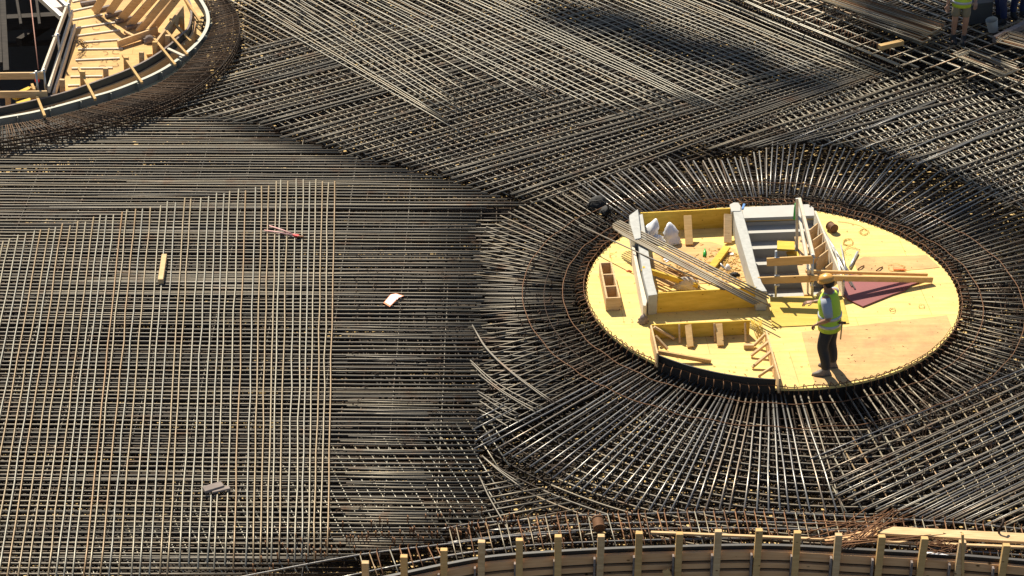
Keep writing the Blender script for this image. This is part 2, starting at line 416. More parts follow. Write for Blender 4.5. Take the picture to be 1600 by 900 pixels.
PL = [(-90, 176), (230, 178), (400, 188), (560, 243), (830, 318), (960, 360), (960, 600), (750, 700), (800, 830), (700, 850), (540, 900), (-90, 960)]
PL2 = [(-90, 176), (230, 178), (400, 188), (560, 243), (760, 300), (760, 830), (540, 900), (-90, 960)]
lattice([(p[0] if p[0] < 700 else 700, p[1]) for p in PL2], (0, 1), 1.0, -.058, .010, 'grey', (0, .6))
lattice([(735, 335), (800, 345), (890, 400), (890, 520), (860, 640), (800, 660), (745, 690)], (1, .0), .15, -.055, .0155, 'grey', (0, .7))
lattice(PL, (1, 0), .15, -.10, .015, phase=.05)
lattice(PL, (0, 1), .30, -.16, .012, 'grey', (.4, 1))
lattice(PL, (1, .01), .13, -.22, .016, 'grey', (.2, 1))
lattice([(500, 700), (790, 640), (800, 840), (400, 900), (100, 930), (60, 880), (350, 760)], dirpx(560, 780, 590, 835), .17, -.06, .012, 'pale', (0, .6))
lattice(PL, (1, .02), .15, -.30, .014, phase=.02)
lattice(PL, (0, 1), .15, -.33, .014)
# C: middle diagonal bars
GC = [((372, 80), (560, 32)), ((345, 115), (700, 22)), ((290, 150), (860, 0)), ((232, 182), (900, 5)), ((330, 188), (1000, 12)), ((400, 193), (1080, 10)), ((470, 222), (1140, 30)), ((560, 245), (1220, 60)),
      ((640, 262), (1290, 80)), ((690, 275), (1330, 95)), ((760, 298), (1375, 103)), ((830, 318), (1402, 108))]
LC = 'grey steel bar slanting up to the right between the left field and the upper mesh'
family(GC, [4, 4, 3, 4, 4, 6, 6, 5, 4, 5, 5], -.012, .016, 10, (0, .9), 'grey', LC, .28)
SINGLE.append((wob(W(830, 318), W(1402, 108)), .016, .3, 'grey', LC))
# E: bars right of the middle, above the opening
GE = [((1088, 227), (1425, 108)), ((1130, 234), (1500, 112)), ((1180, 232), (1580, 112)), ((1225, 226), (1640, 118)), ((1260, 222), (1640, 133)), ((1340, 232), (1650, 152)), ((1400, 245), (1650, 170)), ((1475, 268), (1650, 205)), ((1530, 295), (1650, 250)), ((1580, 325), (1650, 300))]
family(GE, [2, 3, 2, 1, 2, 3, 4, 5, 5], 0.0, .016, 8, (0, .8), 'grey', None, .3)
family([((1240, 222), (1420, 150)), ((1475, 268), (1650, 190))], [5], .003, .016, 8, (0, .8), 'silver', None, .3)
# D: pale bars of the upper mesh
GD = [((285, -45), (712, 202)), ((330, -45), (677, 172)), ((362, -45), (700, 168)), ((400, -45), (720, 160)), ((438, -45), (742, 138)), ((463, -45), (842, 157)), ((485, -45), (871, 155)), ((518, -45), (965, 178)), ((560, -45), (1020, 182)),
      ((625, -45), (1085, 165)), ((686, -45), (1140, 172)), ((740, -45), (1172, 155)), ((795, -45), (1195, 127)), ((880, -45), (1300, 130)), ((950, -45), (1350, 122)), ((1030, -45), (1392, 106))]
LD = 'thin pale steel bar slanting down to the right on top of the upper mesh'
family(GD, [3, 2, 3, 3, 2, 2, 3, 3, 5, 5, 4, 4, 6, 5, 6], .020, .0105, 22, (0, .7), 'pale', LD)
PT = [(232, 182), (380, 60), (360, -60), (1040, -60), (1200, 19), (1405, 103), (1480, 112), (1600, 150), (1700, 190), (1700, 350), (1580, 325), (1530, 295), (1400, 245), (1240, 222), (1085, 250), (930, 330), (830, 318), (690, 275), (560, 245), (400, 192)]
dC = dirpx(560, 245, 1220, 60); dD = dirpx(740, -45, 1172, 155); dE = dirpx(1340, 232, 1600, 128)
lattice(PT, dD, .17, -.045, .012, 'grey', (0, 1))
lattice(PT, dC, .15, -.085, .015, 'grey', (.2, 1))
lattice(PT, dD, .15, -.12, .013, 'grey', (.3, 1))
lattice(PT, dC, .15, -.30, .014); lattice(PT, dD, .16, -.33, .014)
PTR = [(1200, 175), (1420, 108), (1700, 130), (1700, 350), (1580, 325), (1475, 268), (1340, 232), (1240, 222)]
lattice(PTR, dirpx(1500, 180, 1540, 215), .17, -.035, .016, 'pale', (0, .5))
# coarse raised mesh, top right
PH = [(1130, -12), (1405, 104), (1480, 112), (1600, 150), (1700, 190), (1700, -60), (1060, -60)]
lattice(PH, dirpx(1200, 21, 1405, 105), .30, .26, .019, 'pale', (0, .5))
lattice(PH, dE, .42, .285, .015, 'pale', (.7, 1)); lattice(PH, dirpx(1200, 21, 1405, 105), .36, .10, .016, 'pale', (.2, 1), phase=.1); lattice(PH, dE, .4, .13, .013, 'grey', (.4, 1))
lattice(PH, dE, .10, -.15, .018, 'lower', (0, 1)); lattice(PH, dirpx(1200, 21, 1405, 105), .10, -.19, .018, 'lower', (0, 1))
# trench edge: bundled bars with hanging stirrups
tr = [(1060, -42), (1200, 21), (1300, 62), (1405, 105)]
for k, (dz, dd) in enumerate(((.26, 0), (.26, .05), (.22, -.04), (.05, .02))):
    P = offset([W(x, yy, .2) for x, yy in tr], dd); STUFF['pale'].tube(setz(P, dz), .018, 6, .3)
# G: bottom right
GG = [((1272, 715), (1640, 560)), ((1300, 752), (1640, 595)), ((1310, 771), (1640, 614)), ((1332, 786), (1640, 644)), ((1380, 806), (1640, 683)), ((1425, 806), (1640, 700)), ((1470, 812), (1640, 730)), ((1517, 815), (1640, 758)), ((1580, 826), (1640, 798))]
family(GG, [2, 2, 2, 3, 2, 3, 3, 3], .012, .0135, 5, (.1, 1), 'silver', None, 0)
family([tuple((x + 3, y_ + 3) for x, y_ in g) for g in GG], [2, 2, 2, 3, 2, 3, 3, 3], .012, .0135, 5, (.3, 1), 'grey', None, 0)
PG = [(1280, 715), (1400, 655), (1700, 520), (1700, 850), (1500, 820), (1400, 812), (1320, 806)]
lattice(PG, dirpx(1394, 780, 1412, 812), .24, -.03, .014, 'pale', (.2, 1))
lattice(PG, dirpx(1332, 786, 1600, 660), .15, -.12, .014); lattice(PG, dirpx(1394, 780, 1412, 812), .16, -.16, .013)
lattice(PG, (1, .05), .16, -.3, .014); lattice(PG, (0, 1), .16, -.33, .014)
# radial bars round the opening
LR = 'steel bar fanning out below the round platform, in the top layer'
GR = [((752, 690), (1013, 554)), ((835, 737), (1055, 577)), ((925, 773), (1092, 592)), ((1012, 800), (1132, 602)), ((1085, 801), (1152, 606)), ((1142, 799), (1178, 609)), ((1202, 801), (1200, 611)), ((1268, 800), (1225, 611)), ((1310, 803), (1250, 611)), ((1322, 804), (1262, 611))]
family(GR, [7, 6, 5, 4, 3, 3, 4, 2, 1], .0, .0145, 4, (0, .9), 'silver', LR)
GR2 = [((1322, 804), (1262, 611)), ((1345, 700), (1292, 610)), ((1400, 685), (1345, 602)), ((1450, 660), (1390, 590)), ((1520, 632), (1437, 570)), ((1590, 605), (1465, 552)), ((1640, 570), (1484, 528)), ((1640, 535), (1497, 500)), ((1640, 480), (1505, 470)), ((1640, 425), (1506, 440)), ((1640, 370), (1495, 412)), ((1600, 335), (1470, 382)), ((1560, 300), (1440, 362)),
       ((1520, 283), (1405, 345)), ((1437, 255), (1360, 327)), ((1385, 246), (1330, 318)), ((1340, 238), (1300, 312)), ((1297, 228), (1270, 307)), ((1245, 222), (1232, 303)), ((1207, 224), (1203, 305)), ((1167, 245), (1183, 308)), ((1137, 250), (1160, 310)), ((1097, 250), (1133, 314)), ((1025, 252), (1087, 320)), ((980, 262), (1050, 326)), ((930, 277), (1008, 340)),
       ((895, 290), (980, 350)), ((840, 312), (950, 375)), ((790, 330), (925, 395)), ((760, 362), (913, 415)), ((750, 400), (908, 432)), ((745, 445), (906, 452)), ((740, 500), (912, 485)), ((745, 560), (928, 508)), ((752, 625), (965, 535)), ((752, 690), (1013, 554))]
cnt = [2, 4, 4, 4, 5, 5, 5, 5, 5, 6, 6, 5, 5, 5, 5, 4, 4, 4, 4, 4, 3, 4, 6, 4, 5, 4, 5, 5, 5, 5, 6, 7, 5, 6, 6]
family(GR2[:13], cnt[:12], -.012, .014, 5, (0, .9), 'grey')
family(GR2[12:27], cnt[12:26], -.012, .014, 5, (0, .9), 'silver')
family(GR2[26:], cnt[26:], -.034, .013, 8, (0, .9), 'grey')
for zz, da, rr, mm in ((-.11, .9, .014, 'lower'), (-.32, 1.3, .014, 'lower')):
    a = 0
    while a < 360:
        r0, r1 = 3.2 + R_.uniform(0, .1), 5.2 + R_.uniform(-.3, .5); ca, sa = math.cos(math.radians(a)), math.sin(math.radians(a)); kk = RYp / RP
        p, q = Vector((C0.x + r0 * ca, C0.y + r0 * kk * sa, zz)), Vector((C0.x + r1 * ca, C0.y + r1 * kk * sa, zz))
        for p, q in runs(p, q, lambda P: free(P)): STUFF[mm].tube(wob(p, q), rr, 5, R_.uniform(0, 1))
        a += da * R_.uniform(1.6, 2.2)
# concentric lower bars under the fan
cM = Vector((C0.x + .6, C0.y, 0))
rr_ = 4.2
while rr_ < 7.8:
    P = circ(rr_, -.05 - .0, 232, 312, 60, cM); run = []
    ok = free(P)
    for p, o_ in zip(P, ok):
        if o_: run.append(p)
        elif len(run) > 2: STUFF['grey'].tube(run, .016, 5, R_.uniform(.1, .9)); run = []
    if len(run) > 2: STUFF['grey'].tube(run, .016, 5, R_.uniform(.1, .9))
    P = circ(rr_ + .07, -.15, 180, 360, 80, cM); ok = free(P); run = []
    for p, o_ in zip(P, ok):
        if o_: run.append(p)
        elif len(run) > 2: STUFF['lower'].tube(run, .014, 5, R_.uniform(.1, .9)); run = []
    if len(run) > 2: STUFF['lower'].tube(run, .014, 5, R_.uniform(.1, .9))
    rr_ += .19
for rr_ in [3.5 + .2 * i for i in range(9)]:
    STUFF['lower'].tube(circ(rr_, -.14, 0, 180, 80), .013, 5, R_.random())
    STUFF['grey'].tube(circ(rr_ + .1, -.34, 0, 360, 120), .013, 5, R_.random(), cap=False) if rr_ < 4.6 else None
PB = [(750, 700), (830, 745), (900, 785), (1010, 808), (1330, 812), (1290, 840), (1000, 845), (800, 850), (750, 800)]
lattice([(745, 720), (800, 745), (940, 800), (940, 835), (800, 850), (740, 835)], dirpx(750, 790, 900, 762), .17, -.045, .016, 'grey', (.2, .8))
lattice([(745, 700), (1400, 700), (1400, 850), (760, 850)], (1, .03), .17, -.31, .014); lattice([(745, 700), (1400, 700), (1400, 850), (760, 850)], (.1, 1), .17, -.34, .014); lattice([(745, 700), (1400, 700), (1400, 850), (760, 850)], (.6, .8), .2, -.2, .013)
# curved loose bars left of the fan
cur = [[(738, 508), (760, 545), (800, 583), (862, 630)], [(740, 512), (764, 548), (806, 586), (868, 630)], [(735, 563), (765, 590), (800, 613), (848, 637)], [(737, 568), (766, 596), (800, 620), (840, 641)], [(747, 585), (780, 610), (812, 630), (838, 645)], [(746, 611), (775, 628), (812, 648)], [(748, 616), (775, 634), (808, 652)],
       [(748, 640), (770, 652), (796, 668)], [(750, 627), (778, 645), (812, 660)], [(749, 744), (766, 780), (800, 838)], [(753, 712), (775, 730), (812, 755)], [(757, 716), (780, 736), (815, 762)]]
for c in cur:
    tag(MB().tube(curve_px(c, .012, 4), .012, 6, R_.uniform(0, .5)).build('loose_bar', M['grey']), 'pale loose steel bar, gently bent, between the left field and the fan of bars', 'steel bar', 'bent loose bars left of the fan')
for (a, b) in (((738, 672), (800, 640)), ((742, 690), (770, 672)), ((745, 655), (790, 632)), ((740, 702), (775, 684))): STUFF['silver'].tube(wob(W(*a, .02), W(*b, .02)), .013, 6, .3)
# near edge band: curved long bars, cross bars, stirrups
band = [[(-60, 960), (200, 935), (400, 897), (562, 867), (700, 850), (800, 838), (900, 832)], [(520, 905), (700, 868), (800, 857)],
        [(690, 827), (740, 818), (800, 814), (887, 806), (975, 804), (1075, 801), (1200, 801), (1287, 805), (1400, 811), (1500, 817), (1600, 827), (1680, 835)],
        [(760, 829), (900, 820), (1050, 816), (1200, 816), (1300, 819), (1400, 826), (1500, 834), (1600, 844), (1680, 852)],
        [(700, 848), (800, 836), (900, 829), (1050, 826), (1200, 826), (1300, 829), (1400, 836), (1500, 843), (1600, 853), (1680, 861)],
        [(590, 890), (700, 869), (800, 855), (900, 848), (1050, 843), (1200, 842), (1350, 849), (1500, 860), (1600, 868), (1680, 876)]]
for i, b in enumerate(band):
    STUFF['silver'].tube(curve_px(b, .03, 6), .015, 6, .3)
    if i > 1: STUFF['silver'].tube(curve_px(b, -.25, 6), .014, 5, .6)
top = curve_px(band[2], .05, 12); bot = curve_px([(640, 893), (700, 880), (775, 868), (900, 859), (1025, 853), (1200, 850), (1350, 857), (1475, 864), (1600, 874), (1680, 882)], .05, 12)
RUSTY = MB()
for i, x in enumerate(np.arange(560, 1660, 15.5)):
    yt = float(np.interp(x, [560, 640, 690, 740, 800, 887, 975, 1075, 1200, 1287, 1400, 1500, 1600, 1680], [868, 852, 830, 818, 812, 804, 802, 799, 799, 803, 809, 815, 825, 833]))
    yb = float(np.interp(x + 12, [q[0] for q in rim_px], [q[1] for q in rim_px])) - 3
    if x < 690: yt = max(yt, 855)
    x += R_.uniform(-3, 3); P = [W(x, yt, .045), W(x + 12 + R_.uniform(-2, 2), yb, .045)]
    (RUSTY if R_.random() < .45 else STUFF['pale']).tube(P, .009, 5, R_.uniform(0, 1))
    q = W(x, yt, .045); RUSTY.tube([q, q + Vector((.01, .03, .04)), q + Vector((.0, .05, -.25))], .009, 5, .8)
def hook(x, y, h=.16, r=.009, z=-.1, tone=.7, lean=0):
    p = W(x, y, 0); p.z = z; t = p + Vector((lean, 0, h - z)); RUSTY.tube([p, t, t + Vector((.012, -.045, .01)), t + Vector((.012, -.06, -.03))], r, 5, tone)
for i in range(120):
    x = 395 + i * 5.2 + R_.uniform(-3, 3); yb = float(np.interp(x, [395, 500, 562, 700, 800, 1020], [905, 880, 866, 849, 838, 830]))
    hook(x, yb - R_.choice((8, 22, 40)) * (1 if x < 760 else .5) - R_.uniform(0, 8), R_.uniform(.03, .12), .008)
for i in range(150): hook(R_.uniform(800, 1640), 0, .02) if False else None
for row, dy in ((0, 17), (1, 31), (2, 42)):
    x = 800 + row * 5
    while x < 1640:
        yt = float(np.interp(x, [800, 887, 975, 1075, 1200, 1287, 1400, 1500, 1600, 1680], [812, 804, 802, 799, 799, 803, 809, 815, 825, 833]))
        hook(x + R_.uniform(-4, 4), yt + dy + R_.uniform(-3, 3), R_.uniform(.03, .07), .009, -.2, R_.uniform(.5, 1)); x += 17
# rings and vertical stirrups round the opening (thin, rusty)
TIES = MB()
for r, z, a0, a1 in ((3.22, .16, 0, 360), (3.58, .06, 0, 360), (4.27, .05, 0, 360)):
    P = circ(r * 1.0, z, a0, a1, 140)
    P = [p + Vector((0, 0, .018 * math.sin(i * 1.3) + R_.uniform(-.008, .008))) for i, p in enumerate(P)]
    RUSTY.tube(P, .0085, 5, .35, cap=False)
a = 0.0; k = RYp / RP
def pol(r, a, z): return Vector((C0.x + r * math.cos(math.radians(a)), C0.y + r * k * math.sin(math.radians(a)), z))
while a < 360:      # edge stirrups: upside-down U with a hook
    r0 = 3.17; RUSTY.tube([pol(r0, a, -.3), pol(r0, a, .15), pol(r0 + .03, a, .19), pol(r0 + .17, a + .8, .17), pol(r0 + .2, a + .8, .10)], .008, 5, R_.uniform(.2, .8)); a += R_.uniform(2.2, 3.0)
a = 0.0
while a < 360:
    side = abs(math.cos(math.radians(a))) > .45 or math.sin(math.radians(a)) > 0
    for rr_ in (3.38, 3.58, 3.78, 3.98, 4.2, 4.42):
        if R_.random() < (.7 if side else .2):
            aa = a + R_.uniform(-.6, .6); r1 = rr_ + R_.uniform(-.05, .05)
            TIES.tube([pol(r1, aa, -.40), pol(r1, aa, .0 + R_.uniform(0, .06)), pol(r1 + .04, aa + .4, .01)], .0065, 4, R_.random(), cap=False)
    a += 2.1
for rr_ in (3.9,): TIES.tube(circ(rr_, -.02, 0, 360, 120), .006, 4, .5, cap=False)
for i in range(75):     # tie wire loops in the left field
    x, y_ = R_.uniform(520, 760), R_.uniform(380, 850); c = W(x, y_, .0)
    TIES.tube([c + Vector((.045 * math.cos(t), .03 * math.sin(t), .012 + .012 * math.sin(t * 2))) for t in [j * math.pi / 5 for j in range(10)]], .004, 4, .3)
for x0, y0, x1, y1 in ((1480, 650, 1600, 700), (1080, 560, 1080, 600)): pass
for i in range(260):    # stirrup ends poking up in the bottom-right mat
    x, y_ = R_.uniform(1280, 1600), R_.uniform(640, 800)
    if y_ < 1240 - .44 * x: continue
    p = W(x, y_, -.35); TIES.tube([p, p + Vector((0, 0, .40 + R_.uniform(0, .05)))], .006, 4, .6)
# trench stirrups
P = resample([W(x, yy, 0) for x, yy in tr], .09)
for p in P: RUSTY.tube([p + Vector((0, .03, -.35)), p + Vector((0, -.02, .27)), p + Vector((.02, .10, .29))], .010, 5, R_.uniform(0, .6))
# circular cage round the far left opening
CG = MB()
inner = curve_px([(-80, 211), (0, 197), (75, 184), (150, 164), (225, 140), (277, 110), (315, 71), (330, 38), (323, 5), (296, -35), (262, -66)], .22, 8); outerc = CAGE_OUT
ins = offset(inner, 0); L_in = resample(inner, .02)
for fr in (.06, .3, .55, .8, 1.0):
    for z in ((.22, .05) if fr < 1 else (.22, .14, .06, -.05, -.2)):
        P = [Vector((lerp(a.x, b.x, fr), lerp(a.y, b.y, fr), z + R_.uniform(-.004, .004))) for a, b in zip([inner[int(i * (len(inner) - 1) / 79)] for i in range(80)], [outerc[int(i * (len(outerc) - 1) / 79)] for i in range(80)])]
        P = [P[i] for i in range(0, 80, 2)]; CG.tube(P, .013, 5, R_.uniform(.1, .5))
iR = resample(inner, .05); n_ = 150
def at(P, t): i = t * (len(P) - 1); j = int(min(i, len(P) - 2)); return P[j].lerp(P[j+1], i - j)
for i in range(200):
    t = (i + R_.uniform(-.3, .3)) / 200; t = min(max(t, 0), 1); a, b = at(inner, t), at(outerc, t); d = (b - a)
    p = [a + d * .04, b + d * .0]; tn = R_.uniform(.2, 1.3)
    CG.tube([Vector((p[0].x, p[0].y, -.1)), Vector((p[0].x, p[0].y, .235)), Vector((p[1].x, p[1].y, .235)), Vector((p[1].x, p[1].y, -.25))], .0095, 5, tn)
    if i % 2 == 0: CG.tube([Vector((p[0].x, p[0].y, .03)), Vector((p[1].x, p[1].y, .03))], .009, 5, tn)
tag(CG.build('circular_rebar_cage', M['cage']), 'rusty curved reinforcement cage wrapped round the far left opening', 'rebar cage')
# two close lower mats under everything
FULL = [(-90, 150), (250, 150), (360, -60), (1700, -60), (1700, 900), (500, 940), (-90, 970)]
for zz, dd, sp, rr in ((-.44, (1, .0), .15, .016), (-.48, (0, 1), .19, .016), (-.66, (1, .5), .19, .016), (-.70, (-.5, 1), .22, .016)):
    lattice(FULL, dd, sp, zz, rr, 'grey', (.3, 1), False, 0, 1.0)
# emit the bars
print('single bars', len(SINGLE))
groups = {LA: 'pale bars running up the left field', LB: 'level bars of the left field', LB2: 'level bars beyond the pale bars', LA2: 'pale bars running up the left field', LC: 'slanting bars of the middle field', LD: 'thin pale bars of the upper mesh', LR: 'fan of bars below the round platform'}
SINGLE.sort(key=lambda s: 0 if s[4] in (LA, LA2, LR) else (1 if s[4] in (LB, LB2) else (2 if s[4] == LC else 3)))
for i, (P, r, t, m, lab) in enumerate(SINGLE):
    if i < 262: tag(MB().tube(P, r, 8, t).build('steel_bar', M[m]), lab, 'steel bar', groups[lab])
    else: STUFF[m].tube(P, r, 6, t)
mats = list(STUFF)      # all the other bars: one object with the three steels as slots
allb = MB(); idx = []
for j, m in enumerate(mats):
    s_ = STUFF[m]; b = len(allb.v); allb.v += s_.v; allb.t += s_.t; allb.f += [tuple(b + q for q in f) for f in s_.f]; allb.sm += s_.sm; idx += [j] * len(s_.f)
o = allb.build('steel_bar_mat', M[mats[0]]); [o.data.materials.append(M[m]) for m in mats[1:]]; o.data.polygons.foreach_set('material_index', idx)
tag(o, 'dense crossing layers of grey steel reinforcing bars covering the whole site', 'rebar mat', kind='stuff')
tag(RUSTY.build('rusty_stirrups', M['rust']), 'thin rusty stirrups, hooks and rings round the openings and along the near edge', 'stirrups', kind='stuff')
tag(TIES.build('tie_wires', M['tie']), 'thin dark upright wires and ties standing among the bars round the platform', 'tie wire', kind='stuff')
print('verts', len(allb.v))
#PART2
# ================================================================== near formwork wall
o0 = thing('curved_formwork_wall', RIM[len(RIM)//2], 'long curved timber formwork wall of stacked brown boards along the bottom of the picture', 'formwork')
rimc = [p for p in RIM]
MB().sweep(rimc, .03, -1.6, ZR).build('form_panel', M['black'], o0)
MB().sweep(offset(rimc, .0), .05, ZR, ZR + .012).build('top_strip', M['form'], o0)
for k, (zt, hh) in enumerate(((ZR - .055, .14), (ZR - .25, .09), (ZR - .395, .09), (ZR - .54, .09), (ZR - .685, .09), (ZR - .83, .09), (ZR - .975, .12))):
    MB().sweep(offset(rimc, .055), .055, zt - hh, zt).build('curved_board', M['batten'], o0)
def rim_at(x): return W(x, float(np.interp(x, [q[0] for q in rim_px], [q[1] for q in rim_px])), ZR)
pp_ = [(565, 880), (625, 867), (688, 857), (745, 848), (808, 842), (870, 837), (933, 837), (995, 834), (1057, 831), (1118, 829), (1180, 828), (1243, 832), (1305, 836), (1370, 840), (1432, 841), (1491, 846), (1560, 851), (1625, 858)]
PW = ['at the far left end of the near wall', 'second from the left end of the near wall', 'third from the left end of the near wall', 'left of the rusty can', 'left of the rusty can, nearest but one', 'left of the rusty can, nearest to it', 'just below the rusty can', 'left of the tip of the long lath', 'on the tip of the long lath', 'second right of the lath tip', 'near the middle of the lath',
      'just left of the pile of rusty rods', 'at the left edge of the rusty rods', 'below the start of the wide plank', 'below the tangle of rusty wire', 'paired with a split lath', 'at the dark bent bar', 'beyond the right edge']
for i, (x, yt) in enumerate(pp_):
    r = rim_at(x + 5); c = r + Vector((0, -.13, 0)); top_ = RY(x + 5, yt, c.y); zt = top_.z; wl = .085
    zt += R_.uniform(-.02, .03); th = R_.uniform(-.03, .035) + (.04 if x > 1400 else 0)
    mb = MB(); cx = top_.x; mb.beam((cx - .02 + th * .3, c.y, -1.6), (cx + th, c.y, zt), .10, .085, (0, 1, 0)); o = mb.build('formwork_post', M['timber2'] if i % 3 else M['timber'], None, .006)
    tag(o, 'square timber post ' + PW[i], 'post', 'posts of the near formwork wall')
    tag(MB().beam((cx - .075, c.y + .005, -1.6), (cx - .075, c.y + .005, ZR - .06), .03, .07, (0, 1, 0)).build('side_lath', M['greywood'], None, .003), 'thin lath beside post ' + PW[i], 'lath', 'laths beside the near posts')
c = W(1512, 845, ZR)
tag(MB().beam((W(1506, 872, ZR).x, W(1500, 872, ZR).y - .1, -.2), RY(1504, 834, W(1500, 872, ZR).y - .1), .035, .05, (0, 1, 0)).build('split_lath', M['timber2']), 'upright split lath leaning on the paired post near the right edge', 'lath')
pc = W(1040, 893, -.4)
tag(MB().beam(RY(1046, 905, rim_at(1040).y - .25), RY(1040, 890, rim_at(1040).y - .2), .10, .06, (0, 1, 0)).build('tilted_block', M['timber2'], None, .004), 'tilted timber block in front of the stacked boards at the bottom edge', 'block')
# long lath, wide plank, rods, can
tag(MB().beam(W(1017, 832, .09), W(1640, 857, .10), .05, .035).build('long_lath', M['timber'], None, .004), 'long thin pale lath lying along the near edge, running to the right edge', 'lath')
tag(MB().prism([W(1366, 824, .12), W(1640, 838, .12), W(1640, 852, .12), W(1600, 850, .12), W(1372, 836, .12)], .11, .155).build('wide_plank', M['timber'], None, .005), 'wide pale plank lying on the near edge at the right', 'plank')
tag(MB().prism([W(1285, 841, .1), W(1366, 827, .1), W(1372, 838, .1), W(1290, 846, .1)], .09, .11).build('short_plank', M['batten'], None, .004), 'short brown board under the pile of rusty rods', 'plank')
for i in range(26):
    x0, y0 = R_.uniform(1255, 1345), R_.uniform(812, 856); x1, y1 = R_.uniform(1350, 1430), R_.uniform(792, 822)
    if i < 7: x0, y0, x1, y1 = 1308 + i * 4, 856 + R_.uniform(-2, 2), 1385 + i * 3.5, 797 + R_.uniform(-3, 3)
    elif i > 18: x0, y0, x1, y1 = R_.uniform(1260, 1350), R_.uniform(838, 856), R_.uniform(1430, 1480), R_.uniform(835, 842)
    mid = ((x0 + x1) / 2 + R_.uniform(-4, 4), (y0 + y1) / 2 + R_.uniform(-2, 2))
    tag(MB().tube([W(x0, y0, .15), W(*mid, .19), W(x1, y1, .15)], .0075, 5, R_.uniform(.3, 1)).build('rusty_rod', M['rust']), 'thin rusty rod in the loose pile at the near edge beside the wide plank', 'rod', 'pile of thin rusty rods')
wr = MB()
for i in range(14):
    a0 = R_.uniform(0, 6.28); cx, cy = R_.uniform(1440, 1490), R_.uniform(836, 860)
    wr.tube([W(cx + 28 * math.cos(a0 + t * .5) * R_.uniform(.8, 1.1), cy + 8 * math.sin(a0 + t * .5), .14 + .03 * math.sin(t + i)) for t in range(8)], .006, 4, .4)
tag(wr.build('wire_tangle', M['rust']), 'tangle of rusty tie wire at the near edge right of the rods', 'wire')
tag(MB().prism([W(1440, 862, .14), W(1462, 863, .14), W(1482, 867, .14), W(1450, 865, .14)], .13, .14).build('white_scrap', M['sack']), 'white scrap of film under the rusty wire at the near edge', 'scrap')
p = W(1562, 838, .1); tag(MB().tube([p + Vector((0, 0, -.2)), p + Vector((-.02, 0, .12)), p + Vector((.03, .02, .2)), p + Vector((.05, .1, .24))], .018, 6, .2).build('bent_bar', M['tie']), 'dark bent bar standing behind the plank near the right edge', 'bar')
def drum(name, px, z, ln, r, direction, m, lab, cat):
    c = W(px[0], px[1], z + r); d = Vector(direction).normalized(); root = thing(name, c, lab, cat); a, b = c - d * ln / 2, c + d * ln / 2
    mb = MB(); mb.tube([a, a + d * .02, b - d * .02, b], r, 16, .5); mb.build('shell', M[m], root)
    for q in (a + d * .02, b - d * .02): MB().tube([q - d * .012, q + d * .012], r * 1.06, 16, .2).build('rim', M[m], root)
    MB().tube([a - d * .004, a - d * .001], r * .8, 14, .2).build('opening', M['black'], root)
drum('rusty_can', (935, 818), .06, .20, .085, (.15, -1, -.35), 'rust', 'small round rusty can lying on the near rebar edge', 'can')
drum('rusty_can', (1300, 355), ZP, .17, .08, (.5, -.9, 0), 'rust', 'rusty brown can lying on the yellow platform near its far edge', 'can')
# ================================================================== round platform
root = thing('round_platform', (C0.x, C0.y, ZP), 'round yellow plywood platform in the middle of the fan of bars', 'platform')
ringpts = [(p.x, p.y) for p in circ(RP, ZP)[:-1]]
holed(ringpts, [[(p.x, p.y) for p in STAIR]], ZP - .045, ZP).build('deck', M['yply'], root)
sk = MB(); sk.sweep(circ(RP * .985, ZP), .03, ZF, ZP - .045); sk.build('skirt', M['black'], root)
def oncirc(x, y, f=.985):
    p = W(x, y, ZP); d = math.hypot((p.x - C0.x) / RP, (p.y - C0.y) / RYp)
    return p if d < f else Vector((C0.x + (p.x - C0.x) * f / d, C0.y + (p.y - C0.y) * f / d, ZP))
MB().prism([oncirc(*q) for q in [(1252, 519), (1480, 493), (1492, 512), (1478, 530), (1455, 552), (1420, 572), (1380, 588), (1330, 600), (1275, 606), (1262, 560)]], ZP + .001, ZP + .008).build('worn_sheet', M['wply'], root)
MB().prism([oncirc(*q) for q in [(1335, 408), (1350, 402), (1450, 399), (1474, 417), (1452, 420), (1400, 424), (1340, 430)]], ZP + .001, ZP + .007).build('worn_sheet', M['wply'], root)
def prism_px(name, pts, zt, zb, m, lab, cat, group=None, bevel=.004, parent=None):
    o = MB().prism([W(x, y, zt) for x, y in pts], zb, zt).build(name, M[m], parent, bevel)
    return tag(o, lab, cat, group) if parent is None else o
ZW = ZP + .38
# concrete walls
rt = thing('left_concrete_wall', W(1010, 420, ZP), 'rough pale concrete wall with a notch, left of the debris bay on the platform', 'concrete wall')
prism_px('wall', [(990, 338), (1004, 334), (1010, 372), (1016, 412), (1021, 438), (1027, 460), (1013, 462), (1005, 430), (999, 392)], ZW, ZP, 'conc', 0, 0, parent=rt)
prism_px('wall_head', [(983, 336), (997, 326), (1000, 350), (1002, 372), (992, 374), (985, 350)], ZW + .06, ZP, 'conc', 0, 0, parent=rt, bevel=.01)
prism_px('edge_strip', [(987, 384), (991, 383), (1000, 425), (1011, 470), (1009, 478), (1005, 477), (995, 425)], ZW - .06, ZP, 'white', 0, 0, parent=rt)
rt = thing('middle_concrete_wall', W(1170, 420, ZP), 'long pale concrete wall between the debris bay and the stair opening', 'concrete wall')
prism_px('wall', [(1144, 322), (1157, 321), (1163, 340), (1172, 372), (1181, 410), (1190, 440), (1199, 455), (1182, 455), (1170, 420), (1160, 385), (1150, 350)], ZW, ZP, 'conc', 0, 0, parent=rt, bevel=.01)
prism_px('wall_head', [(1140, 319), (1146, 316), (1154, 316), (1158, 322), (1157, 330), (1143, 330)], ZW + .012, ZP, 'conc2', 0, 0, parent=rt, bevel=.01)
